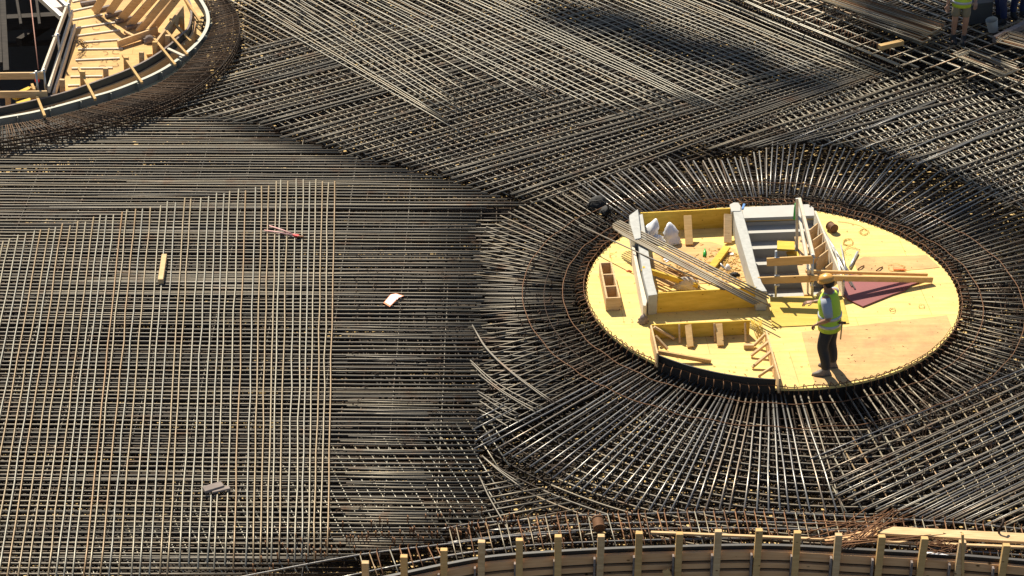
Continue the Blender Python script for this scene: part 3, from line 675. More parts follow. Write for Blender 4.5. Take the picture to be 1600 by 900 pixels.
# debris bay boards
rt = thing('rear_board_wall', W(1072, 358, ZP), 'upright yellow plywood board closing the far side of the debris bay', 'board')
a, b = W(1001, 333, ZW), W(1142, 326, ZW)
mb = MB(); mb.hexa([Vector((a.x, a.y, ZP)), Vector((b.x, b.y, ZP)), Vector((b.x, b.y + .03, ZP)), Vector((a.x, a.y + .03, ZP)), a, b, b + Vector((0, .03, 0)), a + Vector((0, .03, 0))]); mb.build('board', M['ybrd'], rt)
for nm, tx, bx, m in (('brace_plank', (1074, 335, ), (1077, 385), 'timber2'), ('brace_plank', (1137, 333), (1137, 382), 'timber')):
    q = W(tx[0], tx[1], ZW - .01); b_ = W(bx[0], bx[1], ZP); b_.z += .03
    o = MB().beam(b_, q + Vector((0, -.05, 0)), .14, .04, (0, 1, .3)).build(nm, M[m], None, .004)
    tag(o, 'grey timber plank leaning on the far yellow board, left of the two' if tx[0] < 1100 else 'brown timber plank leaning on the far yellow board beside the middle concrete wall', 'plank')
a, b = W(1028, 457, ZW), W(1183, 448, ZW)
tag(MB().hexa([Vector((a.x, a.y - .03, ZP)), Vector((b.x, b.y - .03, ZP)), Vector((b.x, b.y, ZP)), Vector((a.x, a.y, ZP)), a - Vector((0, .03, 0)), b - Vector((0, .03, 0)), b, a]).build('yellow_board', M['ybrd'], None, .003), 'long knotty yellow board standing on edge between the two concrete walls', 'board')
# floor of the bay: tan sheet and straw
tag(MB().prism([W(x, y, ZP) for x, y in [(1012, 402), (1062, 382), (1110, 378), (1150, 390), (1166, 440), (1030, 447)]], ZP + .001, ZP + .009).build('tan_sheet', M['wply']), 'worn tan sheet on the floor of the debris bay', 'plywood sheet')
st = MB()
for i in range(420):
    x, y_ = R_.gauss(1135, 17), R_.gauss(412, 14)
    if i > 260: x, y_ = R_.uniform(1030, 1140), R_.uniform(400, 440)
    if not (1018 < x < 1168 and 380 < y_ < 446): continue
    p = W(x, y_, ZP + .012); a_ = R_.uniform(0, 6.28); l = R_.uniform(.03, .10)
    st.tube([p, p + Vector((math.cos(a_) * l, math.sin(a_) * l, R_.uniform(0, .03)))], R_.uniform(.003, .007), 4, .5)
tag(st.build('straw_litter', M['straw']), 'yellow straw and shavings littering the debris bay', 'litter', kind='stuff')
tag(MB().beam(W(1112, 418, ZP + .05), W(1136, 386, ZP + .08), .13, .045).build('yellow_offcut', M['ybrd'], None, .004), 'yellow board offcut lying diagonally in the straw of the debris bay', 'offcut')
tag(MB().beam(W(1003, 420, ZW - .03), W(1090, 447, ZP + .05), .07, .09).build('yellow_beam', M['ybrd'], None, .006), 'yellow square beam resting in the notch of the left concrete wall', 'beam')
for i, (a, b) in enumerate((((1043, 418), (1090, 436)), ((1024, 437), (1050, 450)), ((1050, 415), (1085, 440)), ((1020, 447), (1040, 455)))):
    tag(MB().beam(W(*a, ZP + .04 + .02 * i), W(*b, ZP + .05), .035, .025).build('scrap_lath', M['timber2'], None, .002), ['long scrap lath lying under the bundle of bars', 'short scrap lath beside the left concrete wall', 'scrap lath crossing the long one under the bundle', 'scrap lath behind the left end of the knotty yellow board'][i], 'lath')
def blob(name, px, z, rx, ry, h, m, lab, cat, tip=(0, 0), seed=1, rings=9, tall=1.0):
    rn = random.Random(seed); c = W(px[0], px[1], z); mb = MB(); n = 14; lob = [rn.uniform(.75, 1.15) for _ in range(n)]
    for i in range(rings):
        t = i / (rings - 1); rad = (1 - t ** 2.2 * .80) * (1 - .25 * math.sin(t * 7) * t) if tall > 1.2 else math.sqrt(max(0.01, 1 - t * t * .97))
        for k in range(n):
            a = 2 * math.pi * k / n; rr = rad * lob[k] * rn.uniform(.88, 1.1)
            rr *= 1 + .22 * math.sin(k * 2.1 + i * 1.7 + seed) * (1 - .5 * t); mb.v.append(c + Vector((rx * rr * math.cos(a) + tip[0] * t, ry * rr * math.sin(a) + tip[1] * t, h * t))); mb.t.append(.4)
    for i in range(rings - 1):
        for k in range(n): mb.f.append((i*n + k, i*n + (k+1) % n, (i+1)*n + (k+1) % n, (i+1)*n + k)); mb.sm.append(True)
    mb.f.append(tuple((rings-1)*n + k for k in range(n))); mb.sm.append(True); mb.f.append(tuple(range(n))[::-1]); mb.sm.append(False)
    return tag(mb.build(name, M[m]), lab, cat)
blob('white_sack', (1012, 375), ZP, .15, .13, .36, 'sack', 'crumpled white sack with its neck up, against the left end of the far board', 'sack', (.14, .12), 3, tall=1.5)
blob('white_sack', (1028, 378), ZP, .14, .11, .14, 'sack', 'small crumpled white sack lying between the two taller ones', 'sack', (0, 0), 4)
blob('white_sack', (1051, 380), ZP, .15, .12, .36, 'sack', 'pointed white sack standing upright before the far yellow board', 'sack', (-.06, .10), 5, tall=1.5)
blob('beige_sack', (1072, 449), ZP, .20, .13, .20, 'sack2', 'beige cement sack lying behind the knotty yellow board', 'sack', (0, 0), 6)
blob('pink_topped_bottle', (1137, 422), ZP, .055, .07, .10, 'sack', 'small white plastic bottle with pink label in the straw', 'bottle', (0, .03), 7)
blob('black_rag', (1148, 431), ZP, .09, .07, .07, 'bag', 'crumpled black rag at the foot of the middle concrete wall', 'rag', (0, 0), 8)
blob('orange_glove', (983, 424), ZP, .05, .035, .025, 'orange', 'small orange work glove on the platform left of the concrete wall', 'glove', (0, 0), 9)
def bottle(px, z, d, m, lab, ln=.22, r=.032):
    c = W(px[0], px[1], z + r); d = Vector(d).normalized(); o = MB()
    o.tube([c - d * ln / 2, c + d * ln * .2, c + d * ln * .35, c + d * ln / 2], r, 10, .4, r2=r * .4); tag(o.build('bottle', M[m]), lab, 'bottle')
bottle((1101, 395), ZP, (.1, 1, .2), 'green', 'green plastic bottle lying on the tan sheet in the debris bay')
bottle((1127, 414), ZP, (-.4, 1, .1), 'galv', 'long clear bottle in the straw right of the yellow offcut', .26, .026)
tag(MB().prism([W(1036, 406, ZP), W(1042, 403, ZP), (W(1046, 408, ZP)), W(1041, 411, ZP)], ZP + .012, ZP + .02).build('paper_scrap', M['sack']), 'scrap of pale paper under the bundle of bars', 'paper')
tag(MB().prism([W(1139, 398, ZP), W(1146, 397, ZP), W(1146, 400, ZP), W(1139, 400, ZP)], ZP + .012, ZP + .03).build('paper_scrap', M['sack']), 'white paper scrap in the straw beside the middle wall', 'paper')
# bundle of bars lying across both walls
bs = [((968, 345), (1206, 464)), ((964, 346), (1201, 466)), ((961, 348), (1197, 468)), ((958, 350), (1204, 479)), ((957, 353), (1190, 472)), ((958, 356), (1187, 474)), ((961, 359), (1183, 475)), ((966, 363), (1180, 476)), ((972, 367), (1177, 475))]
for i, (a, b) in enumerate(bs):
    tag(MB().tube([W(*a, ZW + .035), W((a[0]*2+b[0])/3, (a[1]*2+b[1])/3, ZW + .03), W((a[0]+b[0]*2)/3, (a[1]+b[1]*2)/3, ZW + .02), W(*b, ZW + .015)], .015, 8, R_.uniform(.4, .9)).build('bundled_bar', M['grey']), 'long steel bar in the bundle lying across both concrete walls', 'steel bar', 'bundle of bars across the concrete walls')
tag(MB().tube([W(905, 352, ZW - .05), W(1020, 405, ZW + .02), W(1132, 453, ZW + .015)], .013, 8, .3).build('lone_bar', M['grey']), 'single steel bar lying just left of and apart from the bundle across the left wall', 'steel bar')
# open compartment box
def walls(name, corners, zt, zb, t, m, root):
    for i in range(4):
        a, b = corners[i], corners[(i+1) % 4]; a = Vector((a.x, a.y, 0)); b = Vector((b.x, b.y, 0)); d = (b - a).normalized(); nn = Vector((-d.y, d.x, 0)) * t
        e = d * t if i % 2 else Vector((0, 0, 0))
        mb = MB(); mb.prism([(a + e), (b - e), (b - e + nn), (a + e + nn)], zb, zt); mb.build(name, M[m], root, .002)
cb = [W(947, 466, ZP + .25), W(970, 465, ZP + .25), W(956, 409, ZP + .25), W(936, 410, ZP + .25)]
rt = thing('compartment_box', Vector((sum(c.x for c in cb) / 4, sum(c.y for c in cb) / 4, ZP)), 'open wooden box with three compartments standing at the left of the platform', 'wooden box')
walls('side_board', cb, ZP + .25, ZP + .002, .03, 'timber', rt)
for t in (.33, .66):
    a, b = cb[0].lerp(cb[3], t), cb[1].lerp(cb[2], t); d = (b - a).normalized(); MB().beam(a + d * .03 + Vector((0, 0, -.125)), b - d * .03 + Vector((0, 0, -.125)), .028, .245).build('divider', M['timber'], rt)
# stair in the opening
A_, B_ = W(1163, 344, ZP), W(1273, 340, ZP); u = (B_ - A_).normalized(); v = Vector((u.y, -u.x, 0)); wid = (B_ - A_).length; A_ = A_ + u * .03; wid -= .05
rt = thing('concrete_stair', Vector((A_.x, A_.y, ZP)), 'pale concrete stair going down into the dark opening in the platform', 'stair')
def q4(a, w_, d0, d1): return [a + v * d1, a + u * w_ + v * d1, a + u * w_ + v * d0, a + v * d0]
lt = W(1262, 324, ZP)
MB().prism([W(1159, 328, ZP), W(1162, 345.5, ZP), W(1273, 341.5, ZP), W(1271, 329, ZP), W(1263, 323.5, ZP)][0:1] + [W(1162, 345.5, ZP), W(1273, 341.5, ZP), W(1271, 329, ZP), W(1263, 323.5, ZP)], ZP + .002, ZP + .06).build('landing', M['conc2'], rt, .004)
for i in range(1, 9):
    MB().prism(q4(A_, wid, .27 * (i - 1), .27 * i + .02), ZP + .06 - .18 * i - .25, ZP + .06 - .18 * i).build('step', M['conc2'], rt, .003)
MB().prism(q4(A_, wid, -.03, .0), -1.8, ZP - .05).build('riser_wall', M['conc2'], rt)
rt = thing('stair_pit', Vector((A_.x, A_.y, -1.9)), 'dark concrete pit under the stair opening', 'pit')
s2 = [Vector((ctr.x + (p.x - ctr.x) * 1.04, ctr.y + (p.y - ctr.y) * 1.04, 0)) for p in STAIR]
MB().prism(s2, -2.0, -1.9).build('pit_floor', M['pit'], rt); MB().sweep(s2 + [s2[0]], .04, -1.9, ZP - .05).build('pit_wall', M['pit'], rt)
# small boards in the opening
tag(MB().beam(W(1228, 378, ZP), W(1228, 391, ZP), .31, .04).build('plywood_square', M['ybrd'], None, .003), 'square yellow panel laid over the stair opening', 'panel')
tag(MB().beam(W(1237, 394, ZP - .1), W(1241, 402, ZP - .1), .20, .04).build('plywood_offcut', M['ybrd'], None, .003), 'smaller yellow panel just below the square one over the stair', 'panel')
tag(MB().beam(W(1247, 371, ZP + .02), W(1262, 420, ZP + .02), .13, .04).build('tan_plank', M['timber'], None, .003), 'tan plank along the right side of the stair opening', 'plank')
tag(MB().beam(W(1252, 416, ZP + .03), W(1263, 462, ZP + .03), .14, .04).build('tan_plank', M['timber'], None, .003), 'second tan plank at the near right corner of the stair opening', 'plank')
# guard rail round the opening
base = W(1256, 392, ZP)
rt = thing('guard_rail', base, 'timber and steel guard rail round the stair opening', 'guard rail')
def vert(px, py0, py1, r, m, nm, sec=0):
    b = W(px, py0, ZP); t = RY(px + .5, py1, b.y); return (MB().tube([b, t], r, 8, .4) if not sec else MB().beam(b, t, sec, sec * .6, (0, 1, 0))).build(nm, M[m], rt), b, t
vert(1245, 392, 310, 0, 'galv', 'post', .05)
_, b1, t1 = vert(1212, 463, 392, .02, 'galv', 'post'); vert(1269, 464, 397, .024, 'galv', 'post'); vert(1262, 462, 402, .018, 'galv', 'post')
for x in (1213, 1269):
    for yy in (403, 431, 446):
        b = W(x, 463, ZP); q = RY(x + .5, yy, b.y - .03); MB().tube([q - Vector((.04, 0, 0)), q + Vector((.05, 0, 0))], .016, 6).build('clamp', M['galv'], rt)
def rail(a, b, z0, z1, w_, h_, m='timber'): MB().beam(W(*a, z0), W(*b, z1), w_, h_).build('rail', M[m], rt, .003)
far = W(1246, 392, ZP); near = W(1270, 464, ZP)
pA, pB = RY(1249, 312, far.y), RY(1271, 402, near.y); MB().beam(pA, pB, .05, .09).build('rail', M['white'], rt, .003)
pA, pB = RY(1249, 340, far.y), RY(1264, 425, near.y); MB().beam(pA, pB, .045, .08).build('rail', M['white'], rt, .003)
pA, pB = RY(1249, 342, far.y + .1), RY(1263, 398, near.y + .5); MB().beam(pA, pB, .03, .05).build('brace', M['timber'], rt, .003)
yb_ = W(1240, 463, ZP).y - .03
pA, pB = RY(1198, 409.5, yb_), RY(1270, 405.5, yb_); MB().beam(pA, pB, .035, .15).build('rail', M['timber2'], rt, .003)
pA, pB = RY(1184, 438.5, yb_), RY(1272, 435, yb_); MB().beam(pA, pB, .035, .13).build('rail', M['timber2'], rt, .003)
bottle((1243, 330), ZP + .45, (0, .2, 1), 'green', 'green plastic bottle hung on the far post of the guard rail', .3, .04)
tag(MB().beam(W(1160, 327, ZP + .4), W(1163, 319, ZP + .42), .04, .03).build('blue_clamp', M['blue'], None, .003), 'small blue clamp at the far end of the middle concrete wall', 'clamp')
# long board with dividers, right of the stair
rt = thing('stepped_form_box', W(1290, 380, ZP), 'long pale board with brown dividers forming open cells right of the stair', 'form box')
MB().beam(W(1273, 340, ZP + .14), W(1318, 452, ZP + .14), .03, .28).build('long_board', M['white'], rt, .003)
for (x0, y0, x1, y1) in ((1264, 369, 1277, 358), (1269, 385, 1284, 374), (1272, 399, 1289, 387), (1276, 413, 1293, 400), (1289, 428, 1300, 419)):
    MB().beam(W(x0, y0 + 2, ZP + .12), W(x1, y1 + 2, ZP + .12), .02, .30).build('divider', M['timber'], rt, .002)
# steel tubes heap and tube on the right
for i, (a, b) in enumerate((((1275, 340), (1330, 432)), ((1278, 347), (1326, 424)), ((1281, 352), (1336, 452)), ((1284, 357), (1331, 448)), ((1297, 385), (1310, 430)), ((1303, 386), (1318, 440)), ((1314, 383), (1322, 428)))):
    tag(MB().tube([W(*a, ZP + .06 + .02 * (i % 3)), W(*b, ZP + .035)], .016, 8, .3).build('thin_tube', M['galv']), 'thin grey tube in the heap beside the long pale board', 'tube', 'heap of grey tubes beside the stair box')
tag(MB().tube([W(1328, 418, ZP + .03), W(1340, 394, ZP + .03)], .024, 10, .3).build('short_pipe', M['galv']), 'short thick dark pipe lying alone on the worn sheet right of the tubes', 'pipe')
# two long timbers propped on the guard rail
r1 = W(1269, 464, ZP); tag(MB().beam(RY(1259, 424, r1.y + .05), W(1449, 429, ZP + .06), .05, .05).build('thin_timber', M['timber2'], None, .003), 'thinner long timber propped on the guard rail, farther of the two behind the worker', 'timber')
tag(MB().beam(RY(1266, 434, r1.y - .04), W(1457, 437, ZP + .07), .05, .10).build('thick_timber', M['timber2'], None, .004), 'thicker long timber propped on the guard rail, passing behind the orange helmet', 'timber')
tag(MB().prism([W(x, y, ZP) for x, y in [(1306, 437), (1330, 431), (1446, 440), (1424, 447), (1414, 456), (1395, 462), (1375, 470), (1348, 481), (1325, 470), (1312, 455)]], ZP + .010, ZP + .03).build('maroon_sheet', M['maroon'], None, .002), 'dark red film faced plywood sheet lying behind the worker', 'plywood sheet')
tag(MB().hexa([W(1206, 511, ZP + .003), W(1327, 505, ZP + .003), W(1316, 462, ZP + .06), W(1203, 464, ZP + .06), W(1206, 511, ZP + .014), W(1327, 505, ZP + .014), W(1316, 462, ZP + .085), W(1203, 464, ZP + .085)]).build('yellow_sheet', M['ysheet'], None, .002), 'yellow plywood sheet lying in front of the stair opening beside the worker', 'plywood sheet')
# yellow form box (pit) at the near left of the platform
ZB = ZP + .27
rt = thing('open_form_bay', W(1115, 550, ZP), 'open bay of low yellow boards with timber braces, near left edge of the platform', 'form bay')
def wallpx(a, b, zt, th, m, nm, push=(0, 0)):
    A, B = W(*a, zt), W(*b, zt); d = (B - A).normalized(); nn = Vector((-d.y, d.x, 0)) * th
    return MB().hexa([Vector((A.x, A.y, ZP + .002)), Vector((B.x, B.y, ZP + .002)), Vector((B.x, B.y, ZP + .002)) + nn, Vector((A.x, A.y, ZP + .002)) + nn, A, B, B + nn, A + nn]).build(nm, M[m], rt, .002)
wallpx((1018, 508), (1172, 501), ZB, .028, 'ybrd', 'rear_board')
wallpx((1016, 508), (1026, 552), ZB, .028, 'timber', 'left_board')
wallpx((1196, 517), (1217, 592), ZB, .028, 'timber', 'right_board')
arc = [q for q in circ(RP * 1.006, ZB, 180, 360, 120)]
xl, xr = W(1025, 550, ZB).x, W(1217, 590, ZB).x; arc = [q for q in arc if xl <= q.x <= xr]
MB().sweep(arc, .022, ZP - .2, ZB - .09).build('curved_board', M['black'], rt)
for a, b in (((1075, 505), (1079, 542)), ((1123, 503), (1126, 540))): MB().beam(W(*b, ZP + .03), W(*a, ZB - .02) + Vector((0, -.06, 0)), .11, .035, (0, 1, .4)).build('brace', M['timber2'], rt, .003)
for x, y0, y1 in ((1062, 506, 536), (1117, 504, 534), (1165, 503, 534)): MB().beam(W(x, y1, ZP), W(x - 1, y0, ZB) + Vector((0, -.03, 0)), .03, .05, (0, 1, 0)).build('upright', M['timber'], rt, .002)
for (a, za), (b, zb_) in ((((1022, 511), ZB), ((1054, 529), ZP + .03)), (((1024, 525), ZB - .05), ((1043, 546), ZP + .03)), (((1196, 522), ZB - .03), ((1178, 540), ZP + .03)), (((1201, 534), ZB - .03), ((1173, 556), ZP + .03)), (((1205, 549), ZB - .03), ((1175, 574), ZP + .03)), (((1209, 572), ZB - .04), ((1185, 588), ZP + .02))):
    MB().beam(W(*a, za), W(*b, zb_), .05, .04).build('brace', M['timber'], rt, .003)
tag(MB().beam(W(1028, 550, ZP + .16), W(1111, 565, ZP + .03), .05, .07).build('loose_timber', M['timber2'], None, .004), 'loose timber lying behind the dark curved board', 'timber')
tag(MB().beam(W(1162, 541, ZP + .04), W(1178, 541, ZP + .04), .07, .07).build('timber_offcut', M['timber'], None, .004), 'short timber offcut on the floor of the open bay', 'offcut')
blob('rolled_mat', (1005, 504), ZP, .085, .09, .15, 'greywood', 'brown rolled mat at the near end of the left concrete wall', 'roll', (0, 0), 12)
rg = MB()
for i in range(16):
    a = W(1172 + R_.uniform(0, 18), 500 + R_.uniform(-2, 3), ZB + .02); b = W(1186 + R_.uniform(-4, 6), 528 + R_.uniform(-6, 4), ZP + .05); rg.tube([a, a.lerp(b, .5) + Vector((R_.uniform(-.03, .03), 0, .03)), b], .005, 4, .3)
tag(rg.build('reed_bunch', M['ybrd']), 'loose bunch of thin yellowish strips at the corner of the open bay', 'strips')
# loose wire on the platform
def squiggle(x, y, n, rx, ry, m='tie', r=.004, lab='', seed=0):
    rn = random.Random(seed); mb = MB()
    for k in range(n):
        a0 = rn.uniform(0, 6.28); ph = rn.uniform(.4, .8)
        mb.tube([W(x + rx * rn.uniform(.6, 1) * math.cos(a0 + ph * t), y + ry * rn.uniform(.6, 1) * math.sin(a0 + ph * t), ZP + .008 + rn.uniform(0, .02)) for t in range(7)], r, 4, .5)
    tag(mb.build('wire_scrap', M[m]), lab, 'wire')
squiggle(1350, 362, 5, 9, 5, 'straw', .004, 'curled wire scrap on the platform near its far right edge', 1)
tag(MB().tube(curve_px([(1309, 346), (1325, 348), (1345, 353), (1354, 360)], ZP + .01), .004, 4).build('wire_scrap', M['straw']), 'long thin curved wire right of the rusty can', 'wire')
squiggle(1325, 378, 5, 10, 6, 'straw', .004, 'tangled wire scrap on the platform below the rusty can', 2)
squiggle(1330, 392, 3, 14, 8, 'straw', .003, 'loops of thin wire beside the short thick pipe', 3)
squiggle(1400, 418, 4, 16, 7, 'straw', .003, 'loops of thin wire on the worn far sheet', 4)
squiggle(1395, 484, 2, 6, 4, 'rust', .004, 'small bent wire on the platform right of the worker', 5)
squiggle(1440, 478, 2, 6, 4, 'straw', .004, 'small pale wire near the right edge of the platform', 6)
squiggle(960, 399, 2, 12, 5, 'straw', .003, 'thin wire behind the compartment box', 7)
for x, y, lab in ((1374, 420, 'dark twisted offcut on the worn sheet'), (1345, 418, 'thin stick on the worn sheet beside the pipe')):
    tag(MB().tube([W(x - 5, y + 3, ZP + .02), W(x, y - 1, ZP + .04), W(x + 5, y - 3, ZP + .02)], .012, 5, .3).build('stick', M['rust']), lab, 'stick')
tag(MB().prism([W(1395, 419, ZP), W(1405, 421, ZP), W(1416, 424, ZP), (W(1396, 424, ZP))], ZP + .012, ZP + .04).build('orange_wrapper', M['orange']), 'orange and white wrapper behind the thinner long timber', 'wrapper')
sh = []
dl = MB()      # sawdust, knots of tie wire and chips strewn on the deck
for i in range(260):
    x, y_ = R_.uniform(925, 1490), R_.uniform(330, 600); p = W(x, y_, ZP + .010)
    if ((p.x - C0.x) / RP) ** 2 + ((p.y - C0.y) / RYp) ** 2 > .93 or inpoly([(q.x, q.y) for q in s2], p.x, p.y): continue
    a_ = R_.uniform(0, 6.28); l = R_.uniform(.01, .05); dl.tube([p, p + Vector((math.cos(a_) * l, math.sin(a_) * l, .004))], R_.uniform(.002, .005), 4, .5)
tag(dl.build('wood_chips', M['rust']), 'small brown chips and wire ends strewn over the platform', 'litter', kind='stuff')
# ================================================================== things lying on the bars
tag(MB().beam(W(257, 400, .05), W(251, 440, .05), .09, .09).build('timber_block', M['timber'], None, .005), 'pale square timber block lying on the pale bars of the left field', 'timber block')
rt = thing('bolt_cutter', W(455, 366, .02), 'bolt cutter with pink handles lying on the bars of the left field', 'bolt cutter')
MB().tube([W(413, 360, .03), W(435, 363, .04), W(459, 368, .035)], .014, 8).build('handle', M['pink'], rt); MB().tube([W(421, 353, .03), W(440, 359, .04), W(460, 367, .035)], .014, 8).build('handle', M['pink'], rt)
MB().beam(W(458, 367, .035), W(467, 369, .035), .055, .03).build('joint', M['red'], rt, .004); MB().beam(W(465, 369, .035), W(474, 370, .035), .05, .025).build('jaw', M['rust'], rt, .004)
tg = [W(599, 473, .03), W(610, 459, .04), W(619, 458, .03), W(631, 462, .03), W(622, 466, .03), W(609, 479, .03)]
rt = thing('paper_tag', W(613, 468, .02), 'white paper tag with orange edge lying on the level bars', 'tag')
MB().prism(tg, .022, .028).build('border', M['orange'], rt); cc = sum((Vector((q.x, q.y, 0)) for q in tg), Vector((0, 0, 0))) / 6
MB().prism([cc + (Vector((q.x, q.y, 0)) - cc) * .84 for q in tg], .030, .032).build('paper', M['sack'], rt)
for k in (-.06, .05): MB().prism([cc + Vector((k - .02, -.05, 0)), cc + Vector((k + .02, -.04, 0)), cc + Vector((k + .05, .08, 0)), cc + Vector((k + .03, .08, 0))], .033, .035).build('print_mark', M['pink'], rt)
rt = thing('grey_wood_chunk', W(335, 763, .0), 'weathered grey split chunk of wood lying on the pale bars near the bottom left', 'wood chunk')
MB().beam(W(318, 766, .04), W(348, 757, .05), .15, .05).build('chunk', M['greywood'], rt, .008); MB().beam(W(331, 768, .03), W(359, 762, .04), .09, .03).build('splinter', M['greywood'], rt, .006)
rt = thing('black_tool_bag', W(935, 318, .0), 'black cloth tool bag lying open on the bars left of the platform', 'bag')
o = blob('bag_body', (934, 322), .0, .17, .13, .16, 'bag', None, None, (.02, .1), 21); o.parent = rt; o.location = o.location - Vector(rt.location)
o = blob('bag_flap', (945, 330), .0, .10, .15, .10, 'bag', None, None, (.04, 0), 22); o.parent = rt; o.location = o.location - Vector(rt.location)
MB().tube([W(918, 324, .05), W(923, 315, .25), W(940, 313, .28), W(950, 322, .2), W(952, 332, .05)], .015, 6).build('strap', M['bag'], rt)
# ================================================================== far left opening
ZT = .20
dk = [(92, 152), (101, 118), (117, 58), (112, 25), (84, -8), (70, -60), (238, -60)] + [(x, y) for x, y in tl_in[::-1] if y > -60 and x > 95]
tag(MB().prism([W(x, y, ZT) for x, y in dk], ZT - .05, ZT).build('tan_plywood_deck', M['deckply']), 'tan plywood deck inside the far left opening', 'deck')
bt = [((113, 17), (147, 10)), ((113, 31), (160, 23)), ((117, 44), (187, 34)), ((120, 56), (188, 47)), ((130, 66), (186, 62)), ((122, 77), (192, 76)), ((118, 94), (187, 91)), ((112, 107), (176, 106)), ((110, 120), (160, 119)), ((106, 134), (124, 133)), ((113, 3), (135, -2))]
bn = ['second from the far end', 'third from the far end', 'ending beside the braces', 'just beyond the loose scraps', 'pointing at the brown block', 'below the brown block', 'ending at a tall post', 'next to last before the curved form', 'short, near the curved form', 'shortest, nearest the curved form', 'farthest']
for i, (a, b) in enumerate(bt): tag(MB().beam(W(*a, ZT + .015), W(*b, ZT + .015), .055, .028).build('deck_batten', M['white'], None, .002), 'thin pale batten on the tan deck, ' + bn[i], 'batten', 'battens on the tan deck')
rt = thing('inner_curved_form', TLI[len(TLI)//2], 'dark curved form edge round the inside of the far left opening', 'formwork')
MB().sweep(TLI, .03, .20, .42).build('dark_face', M['form'], rt); MB().sweep(offset(TLI, .06), .05, .0, .27).build('lower_strip', M['batten'], rt); MB().sweep(offset(TLI, 0), .045, .42, .430).build('top_strip', M['greywood'], rt)
rt = thing('steel_ring_form', TLR[len(TLR)//2], 'pale grey steel ring form with stiffeners round the far left opening', 'ring form')
MB().sweep(TLR, .015, .10, .29).build('web', M['ring'], rt); MB().sweep(offset(TLR, .025), .075, .29, .30).build('top_flange', M['ring'], rt); MB().sweep(offset(TLR, .055), .12, .085, .10).build('bottom_flange', M['ringhi'], rt)
sp2 = resample(TLR, .66)
for i, p in enumerate(sp2[1:-1]):
    t = (sp2[i+2] - sp2[i]).normalized(); nn = Vector((t.y, -t.x, 0)); MB().beam(p + nn * .01 + Vector((0, 0, -.105)), p + nn * .11 + Vector((0, 0, -.105)), .012, .18).build('stiffener', M['ring'], rt)
ps = [(8, 141, 168), (47, 133, 159), (93, 121, 149), (125, 108, 141), (161, 103, 128), (193, 86, 115), (217, 78, 106), (238, 62, 93), (258, 52, 80), (280, 24, 50)]
pn = ['at the left edge of the picture', 'second from the left edge', 'in front of the guard rail corner', 'right of the guard rail corner', 'standing alone below the brown block', 'behind the third strut', 'between the third and fourth struts', 'under the loose brown board', 'under the upright brown panel', 'tallest, at the right end of the tan deck']
for i, (x, yt, yb) in enumerate(ps):
    b = W(x + 4, yb, ZT); b.y += .06; t = RY(x + 4, yt + 3, b.y); tag(MB().beam(Vector((b.x, b.y, ZT - .1)), t, .10, .08, (0, 1, 0)).build('form_post', M['timber2'] if i % 2 else M['timber'], None, .006), 'short timber post inside the curved form, ' + pn[i], 'post', 'posts inside the curved form')
stt = [((50, 132), (70, 182)), ((123, 107), (149, 156)), ((192, 86), (222, 130)), ((241, 61), (274, 102)), ((260, 49), (293, 86)), ((266, 30), (298, 65)), ((290, 0), (313, 34))]
for i, (a, b) in enumerate(stt):
    tag(MB().beam(W(*a, .52), W(*b, .33), .05, .055).build('strut', M['timber2'], None, .003), ['leftmost', 'second from the left', 'third from the left', 'fourth from the left', 'third from the far end', 'second from the far end', 'farthest, cut by the top edge'][i] + ' timber strut spanning to the grey steel ring', 'strut', 'struts over the steel ring')
tag(MB().beam(W(262, 76, .40), W(288, 88, .36), .07, .03).build('short_board', M['white'], None, .003), 'short pale board lying loose over the gap beside the steel ring', 'board')
for i, (x, y) in enumerate(((308, 25), (297, 58), (288, 69), (308, 40))):
    tag(MB().tube([W(x, y, .15), W(x, y, .34)], .02, 6).build('yellow_tie_rod', M['ringhi']), ['farthest', 'third', 'nearest', 'second'][i] + ' short yellow tie rod standing in the gap inside the steel ring', 'tie rod', 'yellow tie rods')
tag(MB().prism([W(x, y, .12) for x, y in [(283, 68), (300, 60), (303, 64), (292, 76), (284, 75)]], .06, .12).build('gap_board', M['timber']), 'pale board wedged in the gap inside the steel ring', 'board')
bra = [((148, 18), (176, -26)), ((170, 21), (203, -26)), ((189, 30), (232, -20)), ((203, 39), (250, -14)), ((217, 49), (268, -12)), ((238, 46), (285, -14)), ((240, 80), (286, 18))]
for i, (a, b) in enumerate(bra):
    tag(MB().beam(W(*a, ZT + .06), W(*b, ZT + .95) if i < 6 else W(*b, ZT + .35), .05, .17 if i < 6 else .30, (0, -.3, 1)).build('brace_board', M['timber'], None, .003), ['leftmost', 'second from the left', 'third from the left', 'fourth from the left', 'fifth from the left', 'sixth from the left', 'lowest and widest'][i] + ' brown brace board leaning up from the tan deck', 'brace', 'brace boards on the tan deck')
for i, (a, b) in enumerate((((126, 6), (150, 2)), ((147, 17), (172, 10)), ((165, 25), (190, 18)), ((181, 34), (205, 27)), ((197, 44), (225, 36)), ((222, 52), (240, 46)))):
    tag(MB().beam(W(*a, ZT + .05), W(*b, ZT + .05), .09, .07).build('sleeper', M['greywood'], None, .004), ['farthest', 'second', 'third', 'fourth', 'fifth', 'nearest'][i] + ' dark sleeper under the feet of the brace boards', 'sleeper', 'sleepers under the braces')
tag(MB().beam(W(184, 69, ZT + .09), W(246, 47, ZT + .12), .05, .15).build('loose_board', M['timber'], None, .003), 'loose brown board standing on edge across the tan deck', 'board')
tag(MB().beam(W(195, 50, ZT + .05), W(212, 58, ZT + .05), .06, .05).build('board_offcut', M['timber'], None, .003), 'small offcut behind the loose brown board', 'offcut')
tag(MB().beam(W(229, 86, ZT + .03), W(238, 85, ZT + .03), .08, .06).build('wood_offcut', M['timber2'], None, .003), 'small wood offcut at the foot of the eighth post inside the curved form', 'offcut')
